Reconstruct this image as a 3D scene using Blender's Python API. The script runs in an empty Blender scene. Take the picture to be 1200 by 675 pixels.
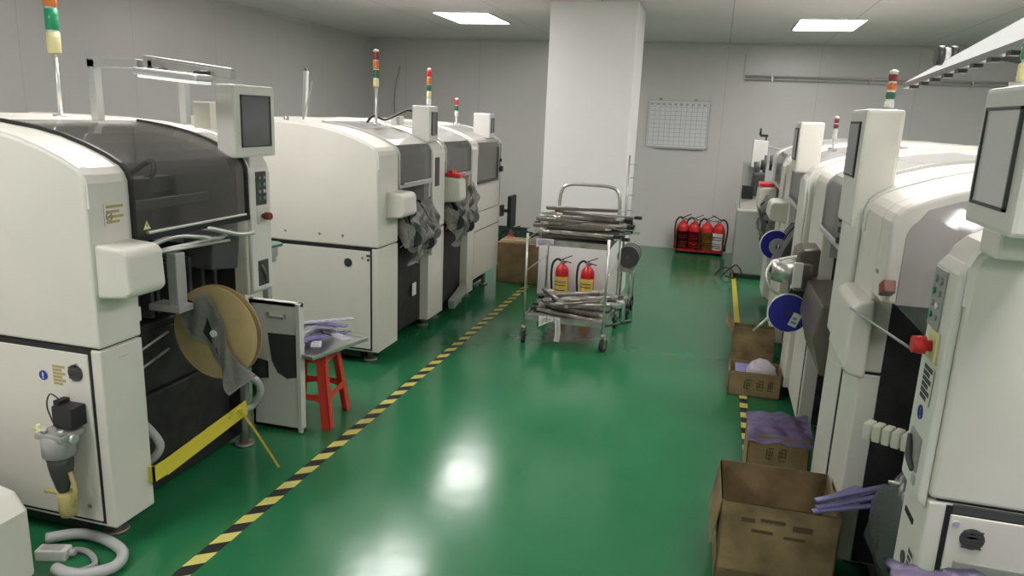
import bpy, bmesh, math, random
from mathutils import Vector, Matrix
random.seed(7)
S = bpy.context.scene
COL = S.collection
PI = math.pi

# ------------------------------------------------------------------ camera, world, exposure
YAW, PITCH, ROLL, FPX = 0.26108, 0.23092, 0.0414, 864.0
cd = bpy.data.cameras.new('camera'); cam = bpy.data.objects.new('camera', cd); COL.objects.link(cam)
cd.sensor_fit = 'HORIZONTAL'; cd.sensor_width = 36.0; cd.lens = 36.0 * FPX / 1200.0
cd.clip_start = 0.02; cd.clip_end = 60
_fw = Vector((-math.sin(YAW) * math.cos(PITCH), math.cos(YAW) * math.cos(PITCH), -math.sin(PITCH)))
_r = Vector((math.cos(YAW), math.sin(YAW), 0)); _u = _r.cross(_fw)
_r2 = _r * math.cos(ROLL) + _u * math.sin(ROLL); _u2 = _r2.cross(_fw)
_m = Matrix((_r2, _u2, -_fw)).transposed().to_4x4(); _m.translation = Vector((0, 0, 1.8))
cam.matrix_world = _m
S.camera = cam

w = bpy.data.worlds.new('world'); S.world = w; w.use_nodes = True
w.node_tree.nodes['Background'].inputs[0].default_value = (0.8, 0.85, 0.9, 1)
w.node_tree.nodes['Background'].inputs[1].default_value = 0.05
S.view_settings.view_transform = 'Standard'; S.view_settings.look = 'None'
S.view_settings.exposure = 0.0; S.view_settings.gamma = 1.0
S.view_settings.use_curve_mapping = False
LIGHT_STRENGTH = 20.0
LIGHTS = [(-2.85, 8.45), (-2.85, 6.15), (-2.85, 3.6), (-2.75, 1.1), (-2.85, -1.4),
          (0.98, 8.8), (0.98, 6.4), (0.98, 4.0), (0.98, 1.5), (0.98, -1.2),
          (4.3, 7.6), (4.3, 3.8), (4.3, 0.2)]

# ------------------------------------------------------------------ materials
def mat(name, col, rough=0.5, metal=0.0, alpha=1.0, emit=None, estr=0.0, noise=0.0, nscale=8.0, bump=0.0, bscale=60.0,
        spec=0.5, coat=0.0):
    m = bpy.data.materials.new(name); m.use_nodes = True
    nt = m.node_tree; b = nt.nodes['Principled BSDF']
    b.inputs['Base Color'].default_value = (*col, 1)
    b.inputs['Roughness'].default_value = rough
    b.inputs['Metallic'].default_value = metal
    b.inputs['Alpha'].default_value = alpha
    b.inputs['Specular IOR Level'].default_value = spec
    b.inputs['Coat Weight'].default_value = coat
    if emit:
        b.inputs['Emission Color'].default_value = (*emit, 1); b.inputs['Emission Strength'].default_value = estr
    if noise or bump:
        tc = nt.nodes.new('ShaderNodeTexCoord')
    if noise:
        n = nt.nodes.new('ShaderNodeTexNoise'); n.inputs['Scale'].default_value = nscale; n.inputs['Detail'].default_value = 6
        nt.links.new(tc.outputs['Object'], n.inputs['Vector'])
        r = nt.nodes.new('ShaderNodeValToRGB')
        r.color_ramp.elements[0].position = 0.3; r.color_ramp.elements[1].position = 0.7
        lo = [c * (1 - noise) for c in col]; hi = [min(1, c * (1 + noise)) for c in col]
        r.color_ramp.elements[0].color = (*lo, 1); r.color_ramp.elements[1].color = (*hi, 1)
        nt.links.new(n.outputs['Fac'], r.inputs['Fac']); nt.links.new(r.outputs['Color'], b.inputs['Base Color'])
    if bump:
        n2 = nt.nodes.new('ShaderNodeTexNoise'); n2.inputs['Scale'].default_value = bscale; n2.inputs['Detail'].default_value = 3
        nt.links.new(tc.outputs['Object'], n2.inputs['Vector'])
        bp = nt.nodes.new('ShaderNodeBump'); bp.inputs['Strength'].default_value = bump; bp.inputs['Distance'].default_value = 0.01
        nt.links.new(n2.outputs['Fac'], bp.inputs['Height']); nt.links.new(bp.outputs['Normal'], b.inputs['Normal'])
    return m

M = {}
M['white'] = mat('cream_powder_coat', (0.73, 0.70, 0.64), 0.38, noise=0.03, nscale=3)
M['white2'] = mat('cool_white_coat', (0.75, 0.725, 0.69), 0.36, noise=0.03, nscale=3)
M['cream'] = mat('cream_plastic', (0.66, 0.65, 0.55), 0.35)
M['greyp'] = mat('grey_plastic', (0.33, 0.33, 0.32), 0.4)
M['lgrey'] = mat('light_grey_metal', (0.50, 0.50, 0.49), 0.35, metal=0.3)
M['dgrey'] = mat('dark_grey_plastic', (0.06, 0.06, 0.062), 0.45)
M['black'] = mat('matte_black', (0.012, 0.012, 0.014), 0.5)
M['interior'] = mat('dark_machine_interior', (0.022, 0.020, 0.020), 0.6, noise=0.5, nscale=12)
M['alu'] = mat('brushed_aluminium', (0.72, 0.72, 0.71), 0.32, metal=0.8)
M['steel'] = mat('stainless_steel', (0.62, 0.60, 0.56), 0.30, metal=0.9, noise=0.12, nscale=12)
M['steeld'] = mat('worn_steel', (0.38, 0.36, 0.33), 0.38, metal=0.7, noise=0.3, nscale=14)
M['smoke'] = mat('smoked_acrylic', (0.085, 0.078, 0.072), 0.07, alpha=0.42)
M['smoke2'] = mat('grey_tinted_acrylic', (0.20, 0.195, 0.19), 0.07, alpha=0.42)
M['palecover'] = mat('pale_translucent_cover', (0.62, 0.61, 0.59), 0.14, alpha=0.82)
M['clear'] = mat('clear_acrylic', (0.5, 0.5, 0.5), 0.05, alpha=0.10)
M['screen'] = mat('switched_off_screen', (0.16, 0.16, 0.17), 0.15)
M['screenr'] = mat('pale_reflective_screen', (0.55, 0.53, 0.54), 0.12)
M['red'] = mat('red_paint', (0.62, 0.022, 0.025), 0.3)
M['redp'] = mat('red_stool_plastic', (0.68, 0.05, 0.03), 0.38)
M['dred'] = mat('dark_red_plastic', (0.22, 0.03, 0.025), 0.4)
M['orange'] = mat('orange_lens', (0.65, 0.20, 0.05), 0.3)
M['green'] = mat('green_lens', (0.02, 0.30, 0.14), 0.3)
M['dgreen'] = mat('dark_green_lens', (0.03, 0.12, 0.07), 0.3)
M['yellow'] = mat('yellow_plastic', (0.72, 0.60, 0.06), 0.4)
M['pyellow'] = mat('pale_yellow_lens', (0.72, 0.68, 0.36), 0.35)
M['amber'] = mat('aged_yellow_plastic', (0.50, 0.42, 0.18), 0.3, alpha=0.85)
M['blue'] = mat('deep_blue_plastic', (0.025, 0.025, 0.30), 0.3)
M['label'] = mat('white_label', (0.78, 0.77, 0.74), 0.5)
M['ylabel'] = mat('yellow_label', (0.70, 0.55, 0.10), 0.5)
M['ink'] = mat('printed_ink', (0.05, 0.05, 0.055), 0.6)
M['card'] = mat('brown_cardboard', (0.30, 0.205, 0.105), 0.8, noise=0.22, nscale=9, bump=0.15, bscale=40)
M['cardd'] = mat('stained_cardboard', (0.24, 0.17, 0.085), 0.8, noise=0.45, nscale=7, bump=0.2, bscale=30)
M['reelc'] = mat('kraft_reel_board', (0.46, 0.34, 0.17), 0.7, noise=0.08, nscale=10)
M['purple'] = mat('purple_plastic_film', (0.30, 0.24, 0.45), 0.18, alpha=0.8, noise=0.3, nscale=9, bump=0.6, bscale=14)
M['violet'] = mat('violet_strip_plastic', (0.27, 0.25, 0.50), 0.2, alpha=0.92)
M['bag'] = mat('translucent_plastic_bag', (0.68, 0.62, 0.70), 0.3, alpha=0.8, bump=0.8, bscale=20)
M['gbag'] = mat('grey_green_plastic_bag', (0.07, 0.085, 0.08), 0.25, bump=0.8, bscale=14)
M['film'] = mat('grey_antistatic_film', (0.42, 0.41, 0.40), 0.28, metal=0.2, alpha=0.88, bump=1.0, bscale=22)
M['fadedink'] = mat('faded_print', (0.11, 0.075, 0.04), 0.8)
M['mauve'] = mat('mauve_grey_panel', (0.40, 0.36, 0.355), 0.5)
M['bronze'] = mat('brown_metal_cover', (0.17, 0.145, 0.12), 0.35, metal=0.4)
M['gridline'] = mat('grey_chart_line', (0.40, 0.40, 0.42), 0.5)
M['hose'] = mat('grey_hose', (0.45, 0.46, 0.46), 0.4)
M['tray'] = mat('pale_lilac_tray', (0.50, 0.48, 0.56), 0.35, noise=0.15, nscale=20)
M['gboard'] = mat('green_antistatic_mat', (0.07, 0.17, 0.12), 0.4)
M['lampglow'] = mat('lit_diffuser', (0.9, 0.9, 0.9), 0.5, emit=(1.0, 0.965, 0.94), estr=LIGHT_STRENGTH)
M['lampdim'] = mat('dimly_lit_lamp_diffuser', (0.85, 0.85, 0.84), 0.35, emit=(1, 0.98, 0.96), estr=0.55)  # weak glow added so the work lamp faces come out white
M['wallp'] = mat('wall_panel_paint', (0.60, 0.58, 0.57), 0.30, noise=0.03, nscale=1.2)
M['pillarp'] = mat('white_painted_pillar', (0.88, 0.87, 0.86), 0.45, noise=0.02, nscale=2)
M['rubber'] = mat('black_rubber', (0.02, 0.02, 0.02), 0.55)
M['chartp'] = mat('chart_paper', (0.74, 0.73, 0.75), 0.5)
M['dtrim'] = mat('dark_green_skirting', (0.02, 0.045, 0.035), 0.5)

def floor_mat():
    m = mat('green_epoxy_floor', (0.02, 0.16, 0.075), 0.12)
    nt = m.node_tree; b = nt.nodes['Principled BSDF']
    tc = nt.nodes.new('ShaderNodeTexCoord')
    n = nt.nodes.new('ShaderNodeTexNoise'); n.inputs['Scale'].default_value = 0.9; n.inputs['Detail'].default_value = 8
    r = nt.nodes.new('ShaderNodeValToRGB')
    r.color_ramp.elements[0].position = 0.3; r.color_ramp.elements[0].color = (0.018, 0.155, 0.060, 1)
    r.color_ramp.elements[1].position = 0.75; r.color_ramp.elements[1].color = (0.030, 0.195, 0.085, 1)
    nt.links.new(tc.outputs['Object'], n.inputs['Vector']); nt.links.new(n.outputs['Fac'], r.inputs['Fac'])
    nt.links.new(r.outputs['Color'], b.inputs['Base Color'])
    n3 = nt.nodes.new('ShaderNodeTexNoise'); n3.inputs['Scale'].default_value = 5; n3.inputs['Detail'].default_value = 5
    mr = nt.nodes.new('ShaderNodeMapRange'); mr.inputs['To Min'].default_value = 0.13; mr.inputs['To Max'].default_value = 0.22
    nt.links.new(tc.outputs['Object'], n3.inputs['Vector']); nt.links.new(n3.outputs['Fac'], mr.inputs['Value'])
    nt.links.new(mr.outputs['Result'], b.inputs['Roughness'])
    n2 = nt.nodes.new('ShaderNodeTexNoise'); n2.inputs['Scale'].default_value = 9; n2.inputs['Detail'].default_value = 3
    bp = nt.nodes.new('ShaderNodeBump'); bp.inputs['Strength'].default_value = 0.035; bp.inputs['Distance'].default_value = 0.02
    nt.links.new(tc.outputs['Object'], n2.inputs['Vector']); nt.links.new(n2.outputs['Fac'], bp.inputs['Height'])
    nt.links.new(bp.outputs['Normal'], b.inputs['Normal'])
    return m
M['floor'] = floor_mat()

def grid_mat(name, col, sx, sy, line, depth_col, rough, axes=('X', 'Y'), lw=0.012):
    """painted panels with thin joints every sx / sy metres"""
    m = mat(name, col, rough); nt = m.node_tree; b = nt.nodes['Principled BSDF']
    tc = nt.nodes.new('ShaderNodeTexCoord'); sp = nt.nodes.new('ShaderNodeSeparateXYZ')
    nt.links.new(tc.outputs['Object'], sp.inputs[0])
    outs = []
    for ax, s in zip(axes, (sx, sy)):
        if not s: continue
        d = nt.nodes.new('ShaderNodeMath'); d.operation = 'DIVIDE'; d.inputs[1].default_value = s
        nt.links.new(sp.outputs[ax], d.inputs[0])
        f = nt.nodes.new('ShaderNodeMath'); f.operation = 'FRACT'; nt.links.new(d.outputs[0], f.inputs[0])
        l = nt.nodes.new('ShaderNodeMath'); l.operation = 'LESS_THAN'; l.inputs[1].default_value = lw / s
        nt.links.new(f.outputs[0], l.inputs[0]); outs.append(l)
    o = outs[0].outputs[0]
    if len(outs) > 1:
        mx = nt.nodes.new('ShaderNodeMath'); mx.operation = 'MAXIMUM'
        nt.links.new(outs[0].outputs[0], mx.inputs[0]); nt.links.new(outs[1].outputs[0], mx.inputs[1]); o = mx.outputs[0]
    n = nt.nodes.new('ShaderNodeTexNoise'); n.inputs['Scale'].default_value = 0.8; n.inputs['Detail'].default_value = 4
    nt.links.new(tc.outputs['Object'], n.inputs['Vector'])
    r = nt.nodes.new('ShaderNodeValToRGB')
    r.color_ramp.elements[0].position = 0.3; r.color_ramp.elements[0].color = (*[c * 0.96 for c in col], 1)
    r.color_ramp.elements[1].position = 0.7; r.color_ramp.elements[1].color = (*[c * 1.03 for c in col], 1)
    nt.links.new(n.outputs['Fac'], r.inputs['Fac'])
    mix = nt.nodes.new('ShaderNodeMixRGB'); nt.links.new(o, mix.inputs['Fac'])
    nt.links.new(r.outputs['Color'], mix.inputs['Color1']); mix.inputs['Color2'].default_value = (*depth_col, 1)
    nt.links.new(mix.outputs[0], b.inputs['Base Color'])
    return m
M['ceiling'] = grid_mat('ceiling_sandwich_panels', (0.76, 0.71, 0.71), 1.18, 5.9, 0, (0.48, 0.45, 0.45), 0.4, lw=0.012)
M['wallback'] = grid_mat('back_wall_panels', (0.63, 0.60, 0.595), 1.18, None, 0, (0.52, 0.50, 0.49), 0.32, axes=('X', 'Y'), lw=0.008)
M['wallside'] = grid_mat('side_wall_panels', (0.56, 0.545, 0.535), 1.18, None, 0, (0.48, 0.47, 0.46), 0.30, axes=('Y', 'X'), lw=0.008)

def tape_mat(name, slant, period, duty, phase=0.0):
    m = mat(name, (0.7, 0.6, 0.1), 0.45); nt = m.node_tree; b = nt.nodes['Principled BSDF']
    tc = nt.nodes.new('ShaderNodeTexCoord'); sp = nt.nodes.new('ShaderNodeSeparateXYZ')
    nt.links.new(tc.outputs['Object'], sp.inputs[0])
    a = nt.nodes.new('ShaderNodeMath'); a.operation = 'MULTIPLY_ADD'; a.inputs[1].default_value = slant
    nt.links.new(sp.outputs['X'], a.inputs[0]); nt.links.new(sp.outputs['Y'], a.inputs[2])
    d = nt.nodes.new('ShaderNodeMath'); d.operation = 'DIVIDE'; d.inputs[1].default_value = period
    nt.links.new(a.outputs[0], d.inputs[0])
    ph = nt.nodes.new('ShaderNodeMath'); ph.operation = 'ADD'; ph.inputs[1].default_value = phase
    nt.links.new(d.outputs[0], ph.inputs[0])
    f = nt.nodes.new('ShaderNodeMath'); f.operation = 'FRACT'; nt.links.new(ph.outputs[0], f.inputs[0])
    l = nt.nodes.new('ShaderNodeMath'); l.operation = 'LESS_THAN'; l.inputs[1].default_value = duty
    nt.links.new(f.outputs[0], l.inputs[0])
    mix = nt.nodes.new('ShaderNodeMixRGB'); nt.links.new(l.outputs[0], mix.inputs['Fac'])
    mix.inputs['Color1'].default_value = (0.018, 0.022, 0.02, 1); mix.inputs['Color2'].default_value = (0.66, 0.60, 0.16, 1)
    nt.links.new(mix.outputs[0], b.inputs['Base Color'])
    return m
M['tape'] = tape_mat('black_yellow_hazard_tape', -0.75, 0.163, 0.50)
M['tape2'] = tape_mat('black_yellow_hazard_tape_fine', 0.0, 0.17, 0.5)

# ------------------------------------------------------------------ mesh helpers
class G:
    """collects shapes in one bmesh"""
    def __init__(self): self.b = bmesh.new(); self.mi = 0
    def _f(self, vs, flip=False):
        f = self.b.faces.new(vs); f.material_index = self.mi; return f
    def box(self, x0, x1, y0, y1, z0, z1, rot=None, piv=None, bev=0.0):
        P = [(x0, y0, z0), (x1, y0, z0), (x1, y1, z0), (x0, y1, z0), (x0, y0, z1), (x1, y0, z1), (x1, y1, z1), (x0, y1, z1)]
        v = [self.b.verts.new(p) for p in P]
        fs = [self._f([v[i] for i in q]) for q in ((3, 2, 1, 0), (4, 5, 6, 7), (0, 1, 5, 4), (1, 2, 6, 5), (2, 3, 7, 6), (3, 0, 4, 7))]
        if bev:
            es = list({e for f in fs for e in f.edges})
            r = bmesh.ops.bevel(self.b, geom=es, offset=bev, segments=2, profile=0.6, affect='EDGES', clamp_overlap=True)
            v = list({q for f in r['faces'] for q in f.verts} | {q for q in v if q.is_valid})
        if rot is not None:
            bmesh.ops.rotate(self.b, verts=v, cent=piv or ((x0 + x1) / 2, (y0 + y1) / 2, (z0 + z1) / 2), matrix=rot)
        return v
    def prism(self, prof, axis, a, b_):
        """prof: list of 2-D points; axis 'x','y','z' is the extrusion axis"""
        def P(p, t):
            if axis == 'y': return (p[0], t, p[1])
            if axis == 'x': return (t, p[0], p[1])
            return (p[0], p[1], t)
        v0 = [self.b.verts.new(P(p, a)) for p in prof]; v1 = [self.b.verts.new(P(p, b_)) for p in prof]
        n = len(prof); self._f(v0); self._f(v1[::-1])
        for i in range(n): self._f([v0[i], v0[(i + 1) % n], v1[(i + 1) % n], v1[i]])
        return v0 + v1
    def cyl(self, p0, p1, r, seg=20, r2=None):
        p0 = Vector(p0); p1 = Vector(p1); r2 = r if r2 is None else r2
        d = (p1 - p0).normalized(); a = d.orthogonal().normalized(); c = d.cross(a)
        A = [self.b.verts.new(p0 + (a * math.cos(2 * PI * i / seg) + c * math.sin(2 * PI * i / seg)) * r) for i in range(seg)]
        B = [self.b.verts.new(p1 + (a * math.cos(2 * PI * i / seg) + c * math.sin(2 * PI * i / seg)) * r2) for i in range(seg)]
        for i in range(seg):
            f = self._f([A[i], A[(i + 1) % seg], B[(i + 1) % seg], B[i]]); f.smooth = True
        self._f(A[::-1]); self._f(B)
        return A + B
    def lathe(self, prof, cx, cy, seg=24, z0=0.0):
        """prof: (radius, z) pairs, spun about a vertical axis"""
        rings = []
        for r, z in prof:
            rings.append([self.b.verts.new((cx + r * math.cos(2 * PI * i / seg), cy + r * math.sin(2 * PI * i / seg), z0 + z)) for i in range(seg)])
        for k in range(len(rings) - 1):
            for i in range(seg):
                f = self._f([rings[k][i], rings[k][(i + 1) % seg], rings[k + 1][(i + 1) % seg], rings[k + 1][i]]); f.smooth = True
        self._f(rings[0][::-1]); self._f(rings[-1])
    def tube(self, pts, r, seg=10, sub=6):
        pts = [Vector(p) for p in pts]
        if len(pts) > 2 and sub > 1:
            q = []
            for i in range(len(pts) - 1):
                a = pts[max(i - 1, 0)]; b = pts[i]; c = pts[i + 1]; d = pts[min(i + 2, len(pts) - 1)]
                for k in range(sub):
                    t = k / sub
                    q.append(0.5 * ((2 * b) + (c - a) * t + (2 * a - 5 * b + 4 * c - d) * t * t + (-a + 3 * b - 3 * c + d) * t ** 3))
            q.append(pts[-1]); pts = q
        rings = []; up = None
        for i, p in enumerate(pts):
            d = (pts[min(i + 1, len(pts) - 1)] - pts[max(i - 1, 0)]).normalized()
            if up is None: up = d.orthogonal().normalized()
            up = (up - d * up.dot(d)).normalized(); s = d.cross(up)
            rings.append([self.b.verts.new(p + (up * math.cos(2 * PI * k / seg) + s * math.sin(2 * PI * k / seg)) * r) for k in range(seg)])
        for i in range(len(rings) - 1):
            for k in range(seg):
                f = self._f([rings[i][k], rings[i][(k + 1) % seg], rings[i + 1][(k + 1) % seg], rings[i + 1][k]]); f.smooth = True
        self._f(rings[0][::-1]); self._f(rings[-1])
    def ring(self, c, axis, ro, ri, th, seg=40):
        """flat annulus with thickness th along axis"""
        c = Vector(c); d = Vector(axis).normalized(); a = d.orthogonal().normalized(); e = d.cross(a)
        R = []
        for (r, s) in ((ro, -th / 2), (ro, th / 2), (ri, th / 2), (ri, -th / 2)):
            R.append([self.b.verts.new(c + d * s + (a * math.cos(2 * PI * i / seg) + e * math.sin(2 * PI * i / seg)) * r) for i in range(seg)])
        for k in range(4):
            for i in range(seg): self._f([R[k][i], R[k][(i + 1) % seg], R[(k + 1) % 4][(i + 1) % seg], R[(k + 1) % 4][i]])
    def sheet(self, f, nu, nv, th=0.0):
        """grid surface f(u,v)->xyz, given a thickness by solidifying"""
        V = [[self.b.verts.new(f(i / nu, j / nv)) for j in range(nv + 1)] for i in range(nu + 1)]
        fs = []
        for i in range(nu):
            for j in range(nv):
                q = self._f([V[i][j], V[i + 1][j], V[i + 1][j + 1], V[i][j + 1]]); q.smooth = True; fs.append(q)
        if th: bmesh.ops.solidify(self.b, geom=fs, thickness=th)
    def blob(self, c, r, sq=(1, 1, 1), seed=0, amp=0.15, sub=3):
        rr = random.Random(seed); ph = [rr.uniform(0, 6) for _ in range(6)]
        o = bmesh.ops.create_icosphere(self.b, subdivisions=sub, radius=1.0)
        for v in o['verts']:
            n = v.co.copy()
            k = 1 + amp * (math.sin(4 * n.x + ph[0]) * math.sin(5 * n.y + ph[1]) + 0.6 * math.sin(9 * n.z + ph[2]) * math.sin(8 * n.x + ph[3]))
            v.co = Vector((c[0] + n.x * r * sq[0] * k, c[1] + n.y * r * sq[1] * k, c[2] + n.z * r * sq[2] * k))
            for f in v.link_faces: f.smooth = True; f.material_index = self.mi
    def build(self, name, mats, parent=None, bevel=0.0, loc=None, seg=2):
        bmesh.ops.recalc_face_normals(self.b, faces=self.b.faces[:])
        me = bpy.data.meshes.new(name); self.b.to_mesh(me); self.b.free()
        for m in (mats if isinstance(mats, (list, tuple)) else [mats]): me.materials.append(M[m] if isinstance(m, str) else m)
        o = bpy.data.objects.new(name, me); COL.objects.link(o)
        if parent: o.parent = parent
        if loc: o.location = loc
        if bevel:
            md = o.modifiers.new('bevel', 'BEVEL'); md.width = bevel; md.segments = seg; md.limit_method = 'ANGLE'; md.angle_limit = math.radians(40)
            md.harden_normals = False
        return o

def tag(o, label, cat, group=None, kind=None):
    if label: o['label'] = label
    if cat: o['category'] = cat
    if group: o['group'] = group
    if kind: o['kind'] = kind
    return o
def thing(name, label, cat, loc=(0, 0, 0), rz=0.0, group=None):
    o = bpy.data.objects.new(name, None); o.empty_display_size = 0.1; COL.objects.link(o)
    o.location = loc; o.rotation_euler = (0, 0, rz)
    return tag(o, label, cat, group)
def dup(root, loc, rz=0.0, label=None, group=None, rot=None):
    r = root.copy(); COL.objects.link(r); r.location = loc; r.rotation_euler = rot or (0, 0, rz)
    if label: r['label'] = label
    if group: r['group'] = group
    for ch in list(root.children):
        c = ch.copy(); COL.objects.link(c); c.parent = r
        for g in list(ch.children):
            d = g.copy(); COL.objects.link(d); d.parent = c
    return r
def structure(o): o['kind'] = 'structure'; return o
def rotm(ax, deg): return Matrix.Rotation(math.radians(deg), 3, ax)

# ------------------------------------------------------------------ room
XL, XR, YB, YF, ZC = -5.27, 5.6, 10.85, -2.6, 2.86
g = G(); g.box(XL - .1, XR + .1, YF - .1, YB + .1, -0.1, 0); structure(g.build('floor', 'floor'))
g = G(); g.box(XL - .1, XR + .1, YF - .1, YB + .1, ZC, ZC + 0.1); structure(g.build('ceiling', 'ceiling'))
g = G(); g.box(XL - .1, XR + .1, YB, YB + .1, 0, ZC); structure(g.build('wall_back', 'wallback'))
g = G(); g.box(XL - .1, XL, YF, YB, 0, ZC); structure(g.build('wall_left', 'wallside'))
g = G(); g.box(XR, XR + .1, YF, YB, 0, ZC); structure(g.build('wall_right', 'wallside'))
g = G(); g.box(XL - .1, XR + .1, YF - .1, YF, 0, ZC); structure(g.build('wall_front', 'wallback'))
# pillar
g = G(); g.box(-1.672, -0.842, 7.26, 7.95, 0, ZC); structure(g.build('pillar', 'pillarp', bevel=0.006))
# dark skirting along the left stretch of the back wall, metal coving at the ceiling
g = G(); g.box(XL, -1.2, YB - 0.03, YB, 0, 0.13); structure(g.build('baseboard_back', 'dtrim', bevel=0.004))
g = G(); g.prism([(XL, ZC), (XL + 0.03, ZC), (XL, ZC - 0.03)], 'y', YF, YB); structure(g.build('trim_1', 'wallp'))
g = G(); g.prism([(YB, ZC), (YB - 0.03, ZC), (YB, ZC - 0.03)], 'x', XL, XR); structure(g.build('trim_2', 'wallp'))

# floor marking tapes (laid on the floor)
g = G(); g.box(-1.888, -1.820, 0.2, 7.6, 0.0, 0.0015)
tag(g.build('hazard_tape', 'tape'), 'long diagonal black and yellow striped floor tape beside the left machine row', 'floor tape')
g = G(); g.box(0.300, 0.350, 1.4, 6.15, 0.0, 0.0015)
tag(g.build('hazard_tape', 'tape2'), 'black and yellow barred floor tape in front of the right machine row', 'floor tape')
g = G(); g.box(0.300, 0.350, 6.15, 9.3, 0.0, 0.0015)
tag(g.build('marking_tape', 'yellow'), 'plain yellow floor tape continuing the right barred tape to the far wall', 'floor tape')

# ------------------------------------------------------------------ ceiling lights
def ceiling_light(x, y, label):
    t = thing('ceiling_light', label, 'ceiling light', (x, y, ZC), 0, 'recessed ceiling light panels')
    g = G(); a, b = 0.31, 0.46
    g.box(-a - .02, a + .02, -b - .02, -b, -0.014, -0.001); g.box(-a - .02, a + .02, b, b + .02, -0.014, -0.001)
    g.box(-a - .02, -a, -b, b, -0.014, -0.001); g.box(a, a + .02, -b, b, -0.014, -0.001)
    g.build('frame', 'white', t)
    g = G(); g.box(-a, a, -b, b, -0.010, -0.002); g.build('diffuser', 'lampglow', t)
    return t
for i, (x, y) in enumerate(LIGHTS):
    lab = ['lit white ceiling panel light above the left row, left of the pillar',
           'lit rectangular ceiling light panel above the left machine row, nearer than the view'][i > 0]
    if i >= 5: lab = 'lit rectangular ceiling light panel outside the view over the right side'
    if i == 5: lab = 'lit white ceiling panel light right of the pillar above the right machine row'
    ceiling_light(x, y, lab)

# ------------------------------------------------------------------ placement machines
PROF = [(0.0, 1.49), (-0.012, 1.520), (-0.035, 1.545), (-0.10, 1.578), (-0.19, 1.612), (-0.30, 1.645), (-0.42, 1.668),
        (-0.60, 1.688), (-0.85, 1.70), (-1.10, 1.703), (-1.42, 1.703), (-1.48, 1.69), (-1.50, 1.66)]
def shell_profile(z0, depth=1.5):
    return [(0.0, z0)] + PROF[:] + [(-1.5, z0)]
def off(prof, d):
    out = []
    for i, p in enumerate(prof):
        a = Vector(prof[max(i - 1, 0)]); b = Vector(prof[min(i + 1, len(prof) - 1)])
        t = (b - a).normalized(); n = Vector((t.y, -t.x)); n = n if n.length else Vector((1, 0))
        if n.x < 0 and n.y < 0: n = -n
        out.append((p[0] + n.x * d, p[1] + n.y * d))
    return out

def signal_tower(parent, x, y, z0, zlamp, cols, r=0.022, h=0.062, white_base=True, lean=0.0):
    g = G(); g.cyl((x, y, z0), (x, y, z0 + 0.02), 0.035); g.cyl((x, y, z0), (x + lean, y, zlamp), 0.010)
    p = g.build('signal_tower', 'alu', parent)
    z = zlamp
    for c in cols:
        g = G()
        g.lathe([(r * .9, 0), (r, 0.004), (r, h - .01), (r * .9, h - .008)], x + lean, y, 18, z)
        for k in range(3): g.ring((x + lean, y, z + h * (k + 1) / 4.5), (0, 0, 1), r + 0.0012, r - 0.002, 0.003, 18)
        g.build('lamp', c, p)
        g = G(); g.cyl((x + lean, y, z + h - .008), (x + lean, y, z + h), r * .82, 18); g.build('collar', 'label', p)
        z += h
    g = G(); g.lathe([(r, 0), (r, 0.004), (r * .6, 0.009), (0.003, 0.011)], x + lean, y, 18, z); g.build('cap', 'label', p)
    return p

def monitor_unit(parent, x0, x1, y0, y1, z0, z1, scr='screen', yaw=0.0, deep=False):
    """box monitor; the screen looks along +x (towards the aisle)"""
    R = rotm('Z', yaw); piv = ((x0 + x1) / 2, (y0 + y1) / 2, (z0 + z1) / 2)
    g = G(); g.box(x0, x1, y0, y1, z0, z1, R, piv, bev=0.012)
    h = g.build('monitor', 'white2', parent)
    my, mz = 0.045, 0.05
    g = G()
    e = x1 + 0.001
    a0, a1, b0, b1 = y0 + my, y1 - my, z0 + mz, z1 - mz * 0.9
    for q in ((a0, a1, b0, b0 + .007), (a0, a1, b1 - .007, b1), (a0, a0 + .007, b0, b1), (a1 - .007, a1, b0, b1)):
        g.box(e - .004, e + .007, *q, rot=R, piv=piv)
    g.build('bezel', 'dgrey', h)
    g = G(); g.box(e - .004, e + .003, a0 + .007, a1 - .007, b0 + .007, b1 - .007, R, piv); g.build('screen', scr, h)
    g = G(); g.box((x0 + x1) / 2 - .05, (x0 + x1) / 2 + .05, (y0 + y1) / 2 - .06, (y0 + y1) / 2 + .06, z0 - 0.06, z0 + .002, bev=.008)
    g.build('monitor_neck', 'white', parent)
    return h

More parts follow.
